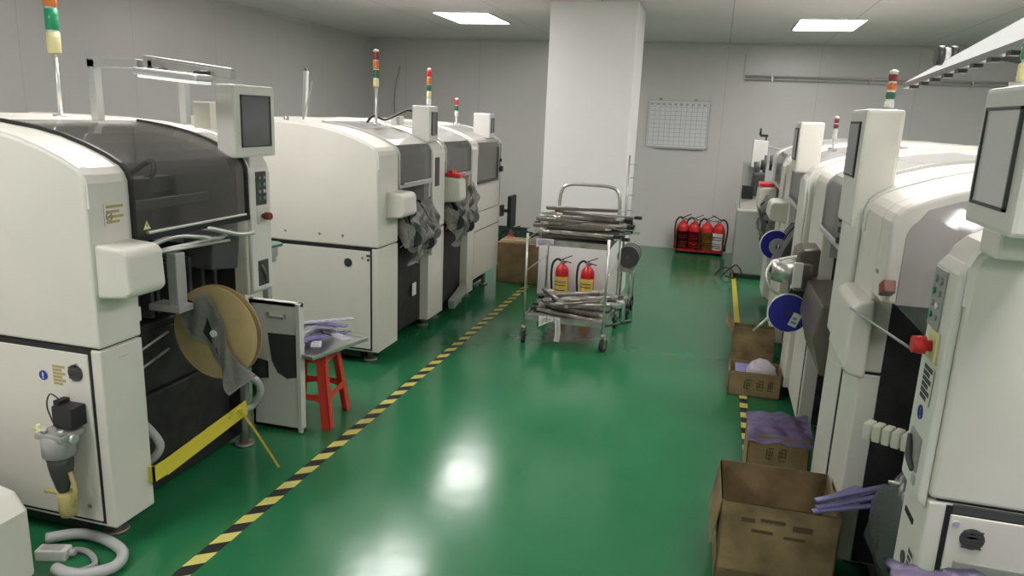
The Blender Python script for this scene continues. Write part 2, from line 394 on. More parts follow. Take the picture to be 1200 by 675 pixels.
def machine(label, ox, oy, rz, W, post, col, zb=0.10, seam=0.86, hood='smoke2', opening=True, col_low=True, frame=True, liner=True, liner_top=1.10, inner='lgrey', post_low=None):
    """local frame: aisle front at x=0, body towards -x, y runs 0..W, post at y=0, control column at y=W"""
    t = thing('placement_machine', label, 'machine', (ox, oy, 0), rz)
    D = 1.5; pl = post_low or post
    # lower cabinet blocks
    g = G()
    if opening:
        g.box(-D, 0, 0, pl, zb, seam - .008); g.box(-D, -.62, post, W - col, zb, seam - .008)
        g.box(-D, 0 if col_low else -.45, W - col, W, zb, seam - .008)
    else:
        g.box(-D, 0, 0, W, zb + .1, seam - .008)
    g.build('lower_cabinet', 'white', t, bevel=0.006)
    g = G()
    g.box(-D + .03, -.02, 0.012, pl - .004 if opening else W - .012, seam - .012, seam + .004)
    g.build('seam_gasket', 'black', t)
    if opening:
        g = G(); g.box(-D + .03, -.02 if col_low else -.46, W - col + .012, W - .012, seam - .012, seam + .004); g.build('seam_gasket', 'black', t)
    if liner and opening:
        for (a, b) in ((pl - .002, pl + .008), (W - col - .008, W - col + .002)):
            g = G(); g.box(-D + .9, -.075, a, b, zb + .01, liner_top); g.build('inner_side_liner', 'interior', t)
    # upper shells
    g = G()
    if opening:
        g.prism(shell_profile(seam), 'y', 0, pl)
        if pl < post: g.prism(shell_profile(liner_top), 'y', pl - .002, post)
        g.prism(shell_profile(seam), 'y', W - col, W)
        back = [(-.62, seam)] + [(-.62, 1.684)] + [p for p in PROF if p[0] < -.62] + [(-1.5, seam)]
        g.prism(back, 'y', post, W - col)
    else:
        g.prism([(0, seam), (0, 1.10)] + [(-.02, 1.12), (-.02, 1.47)] + PROF[2:] + [(-1.5, seam)], 'y', 0, W)
    g.build('upper_housing', 'white', t, bevel=0.010)
    if opening:   # inner end panels seen through the hood
        for (a, b) in ((post + .001, post + .006), (W - col - .006, W - col - .001)):
            q = [(-.045, liner_top)] + [(x_ - .045 if i_ < 3 else x_, z_ - .035) for i_, (x_, z_) in enumerate(PROF[:9])] + [(-.62, 1.62), (-.62, liner_top)]
            q = [p for p in q if p[0] >= -.62]
            g = G(); g.prism(q, 'y', a, b); g.build('inner_end_panel', inner, t)
    # raised edge bands that follow the curve
    for (a, b) in (((0.0, 0.05), (W - 0.05, W)) if opening else ((0, .04), (W - .04, W))):
        g = G(); pr = [(0.006, 1.40)] + off(PROF, 0.006)[:-1]
        pr2 = [(-0.004, 1.40)] + off(PROF, -0.004)[:-1]
        g.prism(pr + pr2[::-1], 'y', a + .004, b - .004); g.build('curved_trim', 'white2', t)
    # feet
    for fx in (-0.12, -D + .12):
        for fy in (0.12, W - .12):
            g = G(); g.cyl((fx, fy, 0.012), (fx, fy, zb + .12), 0.022, 14); g.cyl((fx, fy, 0), (fx, fy, 0.014), 0.05, 18)
            g.build('levelling_foot', 'steeld', t)
    g = G(); g.box(-D + .06, -.16, 0.03, W - .03, 0.045, zb + .11); g.build('plinth', 'black', t)
    y0, y1 = (post, W - col) if opening else (0.05, W - .05)
    if opening:
        # curved acrylic hood
        zl = 1.26
        pr = [(0.010, zl), (0.010, 1.40)] + off(PROF, 0.010)[:8]
        pr2 = [(0.002, zl), (0.002, 1.40)] + off(PROF, 0.002)[:8]
        if hood == 'smoke2':      # darker window below, pale glossy cover above
            k = 5
            g = G(); g.prism(pr[:k] + pr2[:k][::-1], 'y', y0 - .01, y1 + .01); hd = g.build('hood', hood, t)
            g = G(); g.prism(pr[k - 1:] + pr2[k - 1:][::-1], 'y', y0 - .01, y1 + .01); g.build('hood_top', 'palecover', hd)
        else:
            g = G(); vs = g.prism(pr + pr2[::-1], 'y', y0 - .01, y1 + .01)
            hd = g.build('hood', hood, t)
        for f in hd.data.polygons: f.use_smooth = False
        if frame:
            g = G()
            for yy in (y0 - .012, y1 - .004):
                q = [(0.015, zl)] + off(PROF, 0.015)[:8]; q2 = [(-.002, zl)] + off(PROF, -0.002)[:8]
                g.prism(q + q2[::-1], 'y', yy, yy + .016)
            g.box(-.004, .018, y0 - .01, y1 + .01, zl - .014, zl + .008)
            g.build('hood_frame', 'black' if hood == 'smoke' else 'lgrey', hd)
            g = G(); g.box(0.012, 0.030, y0 + .05, y1 - .03, zl + .012, zl + .024, bev=.004); g.build('hood_handle', 'alu', hd)
        # interior
        g = G(); g.box(-.66, -.622, y0, y1, seam, 1.66); g.build('back_panel', 'lgrey', t)
        g = G(); g.box(-.60, -.30, y0 + .01, y1 - .01, seam - .3, 1.03); g.box(-.618, -.25, y0 + .02, y1 - .02, zb, seam - .25)
        g.build('inner_frame', 'interior', t)
        g = G(); g.box(-.50, -.40, y0 + .02, y1 - .02, 1.36, 1.44, bev=.01); g.box(-.22, -.19, y0 + .02, y1 - .02, 1.33, 1.37)
        g.build('gantry_beam', 'lgrey', t)
        ym = (y0 + y1) / 2
        g = G(); g.box(-.40, -.24, ym - .13, ym + .03, 1.18, 1.46, bev=.012)
        for k in range(4): g.cyl((-.27, ym - .11 + .035 * k, 1.10), (-.27, ym - .11 + .035 * k, 1.2), .008, 10)
        g.build('placement_head', 'greyp', t)
        g = G(); g.tube([(-.45, ym + .1, 1.44), (-.36, ym + .16, 1.52), (-.28, ym + .08, 1.47), (-.30, ym, 1.44)], .012)
        g.tube([(-.5, y0 + .1, 1.05), (-.35, y0 + .16, 1.14), (-.22, y0 + .1, 1.08)], .012)
        g.build('cable_loop', 'black', t)
        g = G(); g.box(-.36, -.30, y0 + .03, y1 - .03, 1.05, 1.075); g.box(-.24, -.20, y0 + .03, y1 - .03, 1.03, 1.055)
        g.build('board_rail', 'alu', t)
    # control column face
    g = G(); cf = .022
    g.prism([(0.0, .86), (cf, .88), (cf, 1.47), (0.0, 1.50)], 'y', W - col + .012, W - .012)
    g.build('column_cover', 'white2', t, bevel=.008)
    return t

def button_panel(t, yc, z0, z1, w=.085, x=.0225, mat_='dgrey'):
    g = G(); g.box(x - .004, x + .004, yc - w / 2, yc + w / 2, z0, z1, bev=.002); p = g.build('button_panel', mat_, t)
    for i in range(4):
        for j in range(2):
            g = G(); zz = z1 - .03 - i * (z1 - z0 - .03) / 4; yy = yc + (j - .5) * w * .45
            g.cyl((x + .003, yy, zz), (x + .010, yy, zz), .0085, 12)
            g.build('push_button', ['greyp', 'label', 'green', 'greyp'][(i * 2 + j) % 4] if i else 'greyp', p)
    return p
def estop(t, x, y, z, r=.022, m='red', base='yellow'):
    g = G(); g.box(x - .002, x + .008, y - .04, y + .04, z - .04, z + .04, bev=.003); p = g.build('emergency_stop', base, t)
    g = G(); g.cyl((x + .008, y, z), (x + .022, y, z), r * .6, 16); g.cyl((x + .022, y, z), (x + .052, y, z), r, 20, r * .9)
    g.build('stop_knob', m, p)
    return p
def side_door(t, y, xa, xb, za, zb_, vent=True, sign=-1):
    """door on an end face (y plane) with a dark gap, screws, vent and stickers"""
    e = y + sign * 0.002
    f = lambda d0, d1: (min(y + sign * d0, y + sign * d1), max(y + sign * d0, y + sign * d1))
    g = G(); a = f(-.004, .002); g.box(xa - .012, xb + .012, *a, za - .012, zb_ + .022); g.build('door_gap', 'black', t)
    g = G(); a = f(0, .008); g.box(xa, xb, *a, za, zb_, bev=.003); d = g.build('side_door', 'white', t)
    g = G()
    for xx in (xa + .06, xb - .055):
        for zz in (za + .06, zb_ - .05):
            g.cyl((xx, y + sign * .006, zz), (xx, y + sign * .012, zz), .010, 14)
    g.build('door_screw', 'steeld', d)
    return d

def side_vent(d, x, y, z, r=.034, sign=-1):
    g = G(); g.cyl((x, y + sign * .006, z), (x, y + sign * .012, z), r, 28)
    for k in range(-2, 3): g.box(x - r * .8, x + r * .8, min(y + sign * .012, y + sign * .015), max(y + sign * .012, y + sign * .015), z + k * .011 - .002, z + k * .011 + .002)
    g.build('round_vent', 'dgrey', d)
def label_plate(t, name, plane, c, w, h, lines=3, m='label', ink='ink', sign=1):
    """small printed label with rows of unreadable print"""
    g = G(); x, y, z = c
    def bx(a0, a1, z0, z1, d0, d1):
        lo, hi = sorted((sign * d0, sign * d1))
        if plane == 'x': g.box(x + lo, x + hi, y + a0, y + a1, z + z0, z + z1)
        else: g.box(x + a0, x + a1, y + lo, y + hi, z + z0, z + z1)
    bx(-w / 2, w / 2, -h / 2, h / 2, 0, .0015)
    g.mi = 1
    for i in range(lines):
        zz = h / 2 - h * (i + .7) / (lines + .4)
        bx(-w * .4, w * (.4 if i % 2 == 0 else .2), zz - h * .06, zz + h * .06, .0015, .0022)
    return g.build(name, [m, ink], t)

def feeder_box(t, y0, y1, z0, z1, x1=.16, m='white'):
    g = G(); g.prism([(-.01, z0), (x1 - .02, z0 + .015), (x1, z0 + .04), (x1 - .008, z1 - .03), (x1 - .03, z1 - .008), (-.01, z1)], 'y', y0, y1)
    return g.build('hand_guard_box', m, t, bevel=.014, seg=3)

# ---- near left machine
XF = -2.2
m1 = machine('large cream placement machine with smoked hood nearest the camera on the left', XF, 2.18, 0, 1.14, 0.215, 0.195, hood='smoke', col_low=False)
d = side_door(m1, 0, -1.42, -.058, .125, .835)
side_vent(d, -.12, 0, .755)
g = G(); g.cyl((-.278, -.006, .725), (-.278, -.011, .725), .020, 24); g.build('blue_sticker', 'blue', d)
g = G(); g.box(-.281, -.275, -.0125, -.010, .72, .737); g.box(-.281, -.275, -.0125, -.010, .712, .717); g.build('exclamation_mark', 'label', d)
label_plate(d, 'notice_label', 'y', (-.20, -.007, .735), .075, .09, 6, m='white', ink='amber', sign=-1)
label_plate(m1, 'warning_label', 'y', (-.0, 0, 0), .0001, .0001, 1) if False else None
# pictogram stickers on the post
pl = label_plate(m1, 'warning_label', 'x', (0.001, .125, 1.37), .105, .085, 4, m='white', ink='amber')
g = G(); g.ring((.004, .095, 1.362), (1, 0, 0), .016, .012, .002, 24); g.box(.003, .005, .083, .107, 1.3605, 1.3635, rotm('X', 45)); g.build('prohibition_sign', 'greyp', pl)
label_plate(m1, 'nameplate', 'x', (0.001, .11, .805), .05, .012, 1, m='white', ink='greyp')
feeder_box(m1, .015, .205, 1.055, 1.265, .15)
# hood warning triangle
g = G(); g.prism([(.255, 1.29), (.295, 1.29), (.275, 1.325)], 'x', .0105, .0118); g.mi = 1
g.prism([(.2715, 1.302), (.2785, 1.302), (.275, 1.318)], 'x', .0118, .0124); g.build('warning_triangle', ['pyellow', 'ink'], m1)
button_panel(m1, 1.045, 1.31, 1.475, .085)
estop(m1, .022, 1.045, 1.255, .02, 'dred', 'white')
g = G(); g.box(.02, .026, 1.0, 1.085, .90, 1.03, bev=.003); g.build('inspection_window', 'dgrey', m1)
g = G(); g.tube([(.028, 1.02, 1.01), (.034, 1.04, .97), (.034, 1.05, .95), (.03, 1.06, .92)], .007); g.build('cable_plug', 'steeld', m1)
monitor_unit(m1, -.10, 0.005, .885, 1.215, 1.545, 1.885)
signal_tower(m1, -.935, .82, 1.69, 2.0, ['pyellow', 'green', 'orange', 'red'], r=.030, h=.105, lean=0.0)
# feeder side of machine 1: dark bank, rods, silver block, hoses, yellow strap
g = G()
g.box(-.34, -.13, .23, .93, .16, .52); g.box(-.36, -.15, .23, .93, .52, .80)
g.box(-.33, -.14, .25, .92, .80, .84)
g.build('feeder_cart_body', 'interior', m1, bevel=.01)
g = G()
for i in range(9):
    yy = .28 + i * .072
    g.box(-.28, -.16 + .015 * (i % 3), yy, yy + .022, .86, 1.03); g.box(-.30, -.10, yy, yy + .02, 1.03, 1.10)
g.build('feeder_row', 'dgrey', m1, bevel=.003)
g = G(); g.cyl((-.02, .20, 1.185), (.02, .78, 1.17), .008, 12); g.cyl((-.10, .30, 1.16), (.04, .66, 1.20), .009, 12)
g.tube([(-.04, .35, 1.21), (0, .45, 1.235), (.02, .58, 1.215), (.02, .7, 1.19), (-.02, .85, 1.2)], .010)
g.tube([(-.1, .5, 1.25), (0, .62, 1.25), (.05, .8, 1.20), (.07, .9, 1.195)], .012)
g.build('guide_rod', 'alu', m1)
g = G(); g.box(-.05, .0, .44, .50, .92, 1.16, bev=.006); g.box(-.14, .02, .42, .51, .90, .93, bev=.004); g.build('support_bracket', 'lgrey', m1)
g = G(); g.box(-.16, .0, .68, .88, 1.03, 1.19, rotm('X', -8), bev=.01); g.build('feeder_motor', 'dgrey', m1)
g = G(); g.box(-.11, -.105, .29, .335, .88, .94); g.build('tag_label', 'label', m1)
g = G()
for z in (.62, .70): g.tube([(-.12, .23, z + .02), (-.10, .35, z + .06), (-.10, .48, z + .09)], .006)
g.build('wire_loop', 'steeld', m1)
g = G(); g.tube([(-.08, .22, .50), (-.02, .26, .40), (-.01, .28, .33), (-.05, .26, .27), (-.10, .24, .28)], .018); g.build('air_hose', 'hose', m1)
g = G(); g.tube([(-.03, .88, .46), (.03, .93, .42), (.04, .95, .35), (0, .94, .28), (-.03, .9, .26)], .020); g.build('air_hose', 'lgrey', m1)
g = G()
g.box(.02, .028, .19, .27, .215, .285); g.box(.02, .028, .27, .85, .21, .285, rotm('X', 5.5), (.02, .27, .25)); g.box(-.02, .028, .19, .20, .215, .285)
g.build('yellow_strap', 'yellow', m1)
g = G(); g.sheet(lambda u, v: (.03 + .19 * u, .78 + .03 * u + .020 * v, .31 - .29 * u ** 1.1 - .004 * v), 8, 1, .002); g.build('hanging_yellow_tape', 'yellow', m1)
g = G(); g.tube([(.03, .70, .30), (.05, .74, .335), (.04, .79, .32)], .005); g.build('hanging_yellow_tape', 'yellow', m1)
# aluminium lamp stand on top of machine 1
t = thing('lamp_stand', 'aluminium frame with a slim white strip lamp standing on the nearest left machine', 'lamp', (XF, 2.18, 1.70))
g = G()
g.box(-.635, -.595, .70, .74, -.005, .27); g.box(-.635, -.595, 1.30, 1.34, -.02, .20)
g.box(-.635, -.36, .70, .74, .235, .275)
for x0 in (-.640, -.600): g.box(x0, x0 + .004, .714, .726, 0, .235)
g.build('frame', 'alu', t, bevel=.004)
g = G(); g.box(-.36, .10, .74, .78, .225, .262, rotm('Y', 6)); g.box(-.36, .10, .745, .775, .262, .272, rotm('Y', 6)); g.build('crossbar', 'steel', t, bevel=.003)
g = G(); g.box(-.30, .03, .60, .72, .195, .225, rotm('Y', 4), bev=.008); g.build('lamp_housing', 'alu', t)
g = G(); g.box(-.28, .02, .61, .71, .182, .197, rotm('Y', 4), bev=.004); g.build('lamp_tube', 'lampdim', t)
g = G(); g.cyl((-.26, .66, .22), (-.26, .76, .235), .014); g.cyl((-.02, .66, .215), (-.02, .76, .225), .014); g.build('clamp_knob', 'dgrey', t)
g = G(); g.box(-.34, -.31, .74, .80, .19, .275, bev=.004); g.build('clamp', 'dgrey', t)
# little cream box beside monitor
g = G(); g.box(-.33, -.23, 1.02, 1.09, -.02, .11, bev=.006)
g.build('junction_box', 'cream', m1, loc=(0, 0, 1.69))

# big cardboard reel hanging on machine 1 with a film strip
t = thing('component_reel', 'large brown cardboard component reel hanging at the nearest left machine', 'reel', (-2.10, 2.74, .79), 0)
g = G(); g.ring((0, -.018, 0), (0, 1, 0), .215, .018, .004, 64); g.build('flange', 'reelc', t)
g = G(); g.ring((0, .018, 0), (0, 1, 0), .215, .018, .004, 64); g.build('flange', 'reelc', t)
g = G(); g.ring((0, 0, 0), (0, 1, 0), .12, .018, .030, 48); g.build('wound_tape', 'dgrey', t)
g = G(); g.cyl((0, -.035, 0), (0, .035, 0), .016, 18); g.build('spindle', 'label', t)
g = G()
g.sheet(lambda u, v: (-.10 + .24 * u + .12 * (v - .5) * (1 + .3 * math.sin(7 * u)) , -.035 - .012 * math.sin(9 * u + 2 * v) - .006 * math.sin(23 * u + 9 * v), .13 - .36 * u + .09 * (v - .5) * (1 + .4 * math.sin(6 * u + 1)) + .008 * math.sin(19 * u)), 30, 8, .002)
tag(g.build('film_strip', 'film', None, loc=(-2.10, 2.74, .79)), 'narrow crumpled grey antistatic film draped over the big brown reel', 'plastic film')

g = G()
g.sheet(lambda u, v: (-.24 + .20 * u * (1 - .2 * v) + .10 * v, -.030 - .004 * math.sin(8 * u + 5 * v), .17 - .05 * u - .22 * v * (1 - .75 * (1 - u))), 12, 10, .0015)
tag(g.build('dark_film', 'dgrey', None, loc=(-2.10, 2.74, .79)), 'dark grey film sheet covering the upper left of the big brown reel', 'plastic film')

# air filter regulator hung on machine 1's side
t = thing('air_filter_unit', 'grey air filter regulator with yellow fittings on the side door of the nearest left machine', 'air regulator', (-2.36, 2.10, .40))
g = G(); g.lathe([(.045, 0), (.060, .01), (.060, .085), (.045, .095)], 0, 0, 28, .03); g.cyl((-.07, 0, .115), (.07, 0, .115), .018)
g.box(-.065, .065, -.045, .072, .11, .135, bev=.006); g.build('regulator_body', 'greyp', t)
g = G(); g.lathe([(.02, -.12), (.026, -.10), (.040, -.04), (.046, .0), (.046, .03)], 0, 0, 24, 0); g.build('filter_bowl', 'dgrey', t)
g = G(); g.lathe([(.030, -.22), (.034, -.20), (.036, -.125), (.030, -.12)], .015, 0, 24, 0); g.build('drain_cup', 'amber', t)
g = G(); g.cyl((-.085, 0, .115), (-.06, 0, .115), .022, 12); g.cyl((-.09, 0, .10), (-.09, 0, .15), .010, 10); g.cyl((-.12, 0, .13), (-.07, 0, .13), .008, 10)
g.build('yellow_fitting', 'pyellow', t)
g = G(); g.cyl((.06, 0, .115), (.085, 0, .115), .018, 12); g.cyl((.05, -.03, .14), (.05, -.03, .16), .010, 10); g.cyl((-.03, -.03, .14), (-.03, -.03, .155), .012, 10)
g.build('chrome_fitting', 'alu', t)
g = G(); g.box(-.02, .075, .0, .072, .15, .235, bev=.006); g.box(-.03, .0, .02, .072, .135, .25, bev=.004); g.build('valve_block', 'black', t)
g = G(); g.tube([(0, 0, -.10), (.03, -.01, -.02), (.06, 0, .03)], .006); g.tube([(-.03, .02, .14), (-.06, .02, .22), (-.05, .03, .27), (-.02, .04, .25)], .003)
g.tube([(-.09, 0, .1), (-.085, .01, 0), (-.075, .03, -.10)], .002); g.build('thin_tube', 'dgrey', t)
g = G(); g.tube([(.04, 0, -.03), (.07, -.01, -.10), (.05, -.01, -.17)], .009); g.tube([(-.10, .01, -.14), (-.04, 0, -.13), (0, 0, -.15)], .010); g.build('yellow_tube', 'amber', t)

# thick hose and plug on the floor
g = G()
g.tube([(-2.50, 2.12, .03), (-2.40, 2.19, .032), (-2.27, 2.19, .03), (-2.14, 2.14, .03), (-2.10, 2.05, .03), (-2.17, 1.98, .03), (-2.24, 1.965, .03), (-2.30, 1.975, .03)], .022, seg=14)
tag(g.build('floor_hose', 'hose'), 'thick grey hose looped on the green floor below the air filter', 'hose')
g = G(); g.tube([(-2.45, 2.05, .014), (-2.32, 2.12, .014), (-2.2, 2.06, .014), (-2.24, 1.98, .014)], .012)
tag(g.build('thin_cable', 'greyp'), 'thinner grey cable lying inside the loop of the thick floor hose', 'cable')
t = thing('power_connector', 'white box-shaped power connector on the floor beside the hose loop', 'connector', (-2.40, 2.06, 0), .3)
g = G(); g.box(-.06, .06, -.028, .028, 0.0, .045, bev=.006); g.build('connector_body', 'white2', t)
g = G(); g.box(-.04, .04, -.016, .016, .043, .050, bev=.003); g.cyl((.058, 0, .024), (.085, 0, .024), .014, 14); g.build('connector_socket', 'lgrey', t)
# corner of a further machine at the bottom left
t = thing('equipment_cabinet', 'plain cream cabinet corner at the bottom left edge below the nearest machine', 'cabinet', (-2.34, 1.93, 0))
g = G(); g.prism([(-1.0, 0.02), (.0, 0.02), (.0, .30), (-.05, .37), (-1.0, .56)], 'y', -1.2, 0.0); g.build('cabinet_body', 'white', t, bevel=.02, seg=3)
g = G(); g.prism([(-.95, 0.0), (-.03, 0.0), (-.03, .022), (-.95, .022)], 'y', -1.15, -.03); g.build('cabinet_base', 'dgrey', t)

# ---- left machines 2, 3, 4
m2 = machine('white placement machine in the middle of the left row, large blank side facing camera', XF, 4.605, 0, 1.245, .335, .30)
d = side_door(m2, 0, -1.42, -.058, .125, .835)
side_vent(d, -.225, 0, .745, .030)
g = G(); g.box(-.085, -.05, -.010, -.004, .795, .812); g.cyl((-.07, -.008, .775), (-.07, -.014, .775), .009, 12); g.build('door_lock', 'dgrey', d)
g = G()
for xx in (-.72, -.45, -.27): g.cyl((xx, .002, .93), (xx, -.004, .93), .009, 12)
g.build('cover_screw', 'steeld', m2)
feeder_box(m2, .13, .36, 1.05, 1.24, .14, 'white')
monitor_unit(m2, -.18, -.03, .965, 1.215, 1.56, 1.84, yaw=6)
g = G(); g.box(.02, .028, 1.0, 1.09, 1.21, 1.44, bev=.003); g.build('button_panel', 'dgrey', m2)
signal_tower(m2, -.30, .60, 1.68, 1.96, ['pyellow', 'dgreen', 'orange', 'dred'], r=.022, h=.064)
g = G(); g.tube([(-.35, .55, 1.70), (-.33, .62, 1.75), (-.30, .75, 1.72), (-.27, .9, 1.76), (-.2, 1.0, 1.80), (-.14, 1.08, 1.74)], .009); g.build('monitor_cable', 'black', m2)
g = G(); g.box(-.33, -.25, .92, 1.0, 1.68, 1.75, bev=.006); g.build('junction_box', 'white2', m2)
g = G()
for xx in (-.95, -.75): g.cyl((xx, .1, 1.69), (xx, .1, 1.725), .018, 12)
g.build('lifting_eye', 'steeld', m2)
g = G(); g.cyl((-.86, .5, 1.69), (-.80, .55, 1.98), .007, 8); g.build('antenna_rod', 'greyp', m2); 
m3 = machine('white placement machine behind the middle one, red-topped box at its front', XF, 5.86, 0, .87, .035, .19)
monitor_small = None
signal_tower(m3, -.28, .35, 1.68, 1.85, ['label', 'pyellow', 'dgreen', 'orange', 'red'], r=.020, h=.060)
feeder_box(m3, .005, .17, 1.05, 1.27, .15, 'cream')
g = G(); g.box(.0, .14, .012, .155, 1.27, 1.30, bev=.006); g.cyl((.05, .03, 1.30), (.05, .14, 1.31), .02, 12); g.build('red_lid', 'red', m3)
m4 = machine('farthest left machine with a closed cream front below a grey window', XF, 6.74, 0, .83, .05, .05, opening=False)
g = G(); pr = [(0.000, 1.15), (0.002, 1.40)] + off(PROF, 0.004)[:7]; pr2 = [(-.018, 1.15), (-.018, 1.40)] + off(PROF, -.006)[:7]
g.prism(pr[:4] + pr2[:4][::-1], 'y', .05, .72); hd = g.build('hood', 'smoke2', m4)
g = G(); g.prism(pr[3:] + pr2[3:][::-1], 'y', .05, .72); g.build('hood_top', 'palecover', hd)
g = G(); g.box(-.015, .006, .05, .72, 1.13, 1.155); g.box(-.01, .006, .70, .73, 1.13, 1.47); g.build('hood_frame', 'dgrey', hd)
g = G(); g.box(-.012, .004, .06, .80, seam_z - .004, seam_z + .004) if False else g.box(-.006, .003, .01, .82, .672, .680); g.build('front_seam', 'dgrey', m4)
monitor_unit(m4, -.20, -.03, .42, .70, 1.56, 1.80, yaw=8)
signal_tower(m4, -.32, .30, 1.68, 1.76, ['label', 'dgreen', 'red'], r=.018, h=.055)
g = G(); g.cyl((.0, .80, 1.20), (.0, .80, 1.50), .010); g.build('side_rod', 'greyp', m4)
g = G(); g.cyl((.0, .80, 1.24), (.03, .80, 1.24), .03); g.cyl((.0, .80, 1.33), (.02, .80, 1.33), .02); g.build('side_knob', 'black', m4)
# feeder banks with film inside the openings of machines 2 and 3
def feeder_bank(t, y0, y1, n, films=4, reels=True):
    g = G(); g.box(-.34, -.06, y0 + .02, y1 - .02, .12, .78, bev=.02); g.build('feeder_cart_body', 'interior', t)
    for i in range(n):
        yy = y0 + .04 + i * (y1 - y0 - .08) / n
        g = G()
        g.prism([(-.25, 1.02), (-.22, .95), (-.02, .90), (.04, .80), (.08, .82), (.06, .93), (.02, 1.02), (-.02, 1.08), (-.2, 1.10)], 'y', yy, yy + .02)
        f = g.build('tape_feeder', ['steeld', 'greyp', 'dgrey'][i % 3], t, bevel=.003)
        if reels:
            g = G(); g.ring((.05 + .03 * (i % 2), yy + .011, .93 - .06 * (i % 3)), (0, 1, 0), .062, .018, .014, 28); g.build('tape_reel', ['greyp', 'dgrey', 'lgrey', 'greyp'][i % 4], f)
    q = random.Random(int(y1 * 100) + n)
    for k in range(films):
        ya = y0 + .03 + k * (y1 - y0 - .18) / max(films, 1); s = q.uniform(0, 6); zt = 1.15 - .06 * (k % 3); L = .30 + .12 * (k % 2)
        c = [q.uniform(-.5, .5) for _ in range(8)]
        g = G()
        g.sheet(lambda u, v: (.05 + .07 * math.sin(PI * u + .3) + .022 * math.sin(11 * v + 6 * u + s) + .014 * math.sin(21 * u + 7 * v + s),
                              ya + (.17 - .07 * u * c[0]) * v + .025 * math.sin(9 * u + s), zt - L * u + .025 * math.sin(8 * v + s) + c[1] * .1 * v), 18, 12, .0015)
        g.build('hanging_film', 'film', t)
    g = G()
    for k in range(5):
        yy = y0 + .08 + k * .09
        g.tube([(-.02, yy, .80), (.02, yy + .05, .83 - .01 * k), (-.02, yy + .12, .78)], .004)
    g.build('loose_wires', 'label', t)
feeder_bank(m2, .335, .945, 8)
feeder_bank(m3, .035, .68, 8)
g = G(); g.box(-.04, -.034, .70, .77, .36, .46); g.build('tag_label', 'label', m2)
g = G(); g.box(-.03, .03, .25, .62, .10, .18, rotm('X', 14), bev=.006); g.build('step_plate', 'lgrey', m3)
# flat black panel on the far end and things near it
t = thing('wall_screen', 'black flat panel on a short arm at the end of the left machine row', 'screen', (-2.10, 7.70, .78))
g = G(); g.box(-.02, .02, -.10, .12, -.17, .17, bev=.006); g.build('panel_body', 'black', t)
g = G(); g.cyl((-.10, 0, 0), (-.015, 0, 0), .02); g.box(-.12, -.095, -.05, .05, -.06, .06); g.build('panel_arm', 'dgrey', t)

# conveyor between machine 1 and machine 2
t = thing('transfer_conveyor', 'small grey conveyor bridging the two nearest left machines under a green mat', 'conveyor', (-2.62, 3.34, 0))
g = G(); g.box(-.13, .17, .01, .42, .90, .96); g.box(-.15, -.12, .01, .42, .96, 1.0); g.box(.15, .18, .01, .42, .93, .985); g.build('conveyor_rail', 'lgrey', t, bevel=.004)
for (a, b) in ((-.10, .10), (.14, .10), (-.10, .36), (.14, .36)):
    g = G(); g.box(a - .02, a + .02, b - .02, b + .02, .02, .90); g.cyl((a, b, 0), (a, b, .03), .03); g.build('leg', 'lgrey', t, bevel=.003)
g = G(); g.box(-.02, .13, -.015, .03, 1.02, 1.10, bev=.006); g.cyl((.05, .03, 1.05), (.05, .20, 1.06), .014); g.cyl((.1, .10, 1.02), (.1, .10, 1.06), .035, 16); g.build('drive_motor', 'dgrey', t)
g = G(); g.prism([(-.15, .03), (.10, .01), (.20, .16), (.23, .40), (.18, .44), (-.15, .40)], 'z', 1.0, 1.018)
tag(g.build('green_mat', 'gboard', loc=(-2.62, 3.34, 0), bevel=.004), 'dark green mat on the small conveyor between the left machines', 'mat')

# white cabinet door leaning upright
t = thing('detached_panel_door', 'white steel panel door with dark cutout standing upright beside the red stool', 'panel', (-2.10, 3.43, 0))
g = G(); w_, h_ = .32, .755
g.prism([(-w_, .005), (0, .005), (0, h_), (-w_, h_), (-w_, .56), (-.185, .56), (-.185, .40), (-.165, .34), (-.13, .315), (-.09, .31), (-.04, .32), (-.04, .56), (-.17, .56), (-.17, .575), (-w_, .575)][:4], 'y', 0, .008)
g.box(-w_, 0, 0, .035, .005, .03); g.box(-w_, 0, 0, .035, h_ - .025, h_); g.box(-w_, -w_ + .022, 0, .035, .005, h_); g.box(-.026, 0, -.012, .035, .005, h_)
g.build('door_panel', 'white2', t, bevel=.003)
g = G(); g.prism([(-.205, .57), (-.03, .575), (-.03, .33), (-.09, .315), (-.15, .345), (-.185, .41)], 'y', -.004, .0); g.build('painted_hole', 'dgrey', t)  # dark plate added for the open hole, its darkness put into the colour
g = G(); g.box(-.19, -.10, -.010, 0, .66, .672); g.cyl((-.20, -.008, .68), (-.20, 0, .68), .012); g.cyl((-.09, -.008, .68), (-.09, 0, .68), .012); g.build('top_bracket', 'lgrey', t)
g = G(); g.box(-.30, -.27, -.02, 0, .44, .56, bev=.003); g.box(-.30, -.27, -.02, 0, .15, .24, bev=.003); g.build('hinge', 'dgrey', t)
g = G(); g.sheet(lambda u, v: (-.30 + .10 * u, -.03 - .02 * math.sin(4 * u), .46 - .14 * v * (1 - .3 * u) - .05 * u), 6, 6, .003); g.build('hanging_flap', 'dgrey', t)

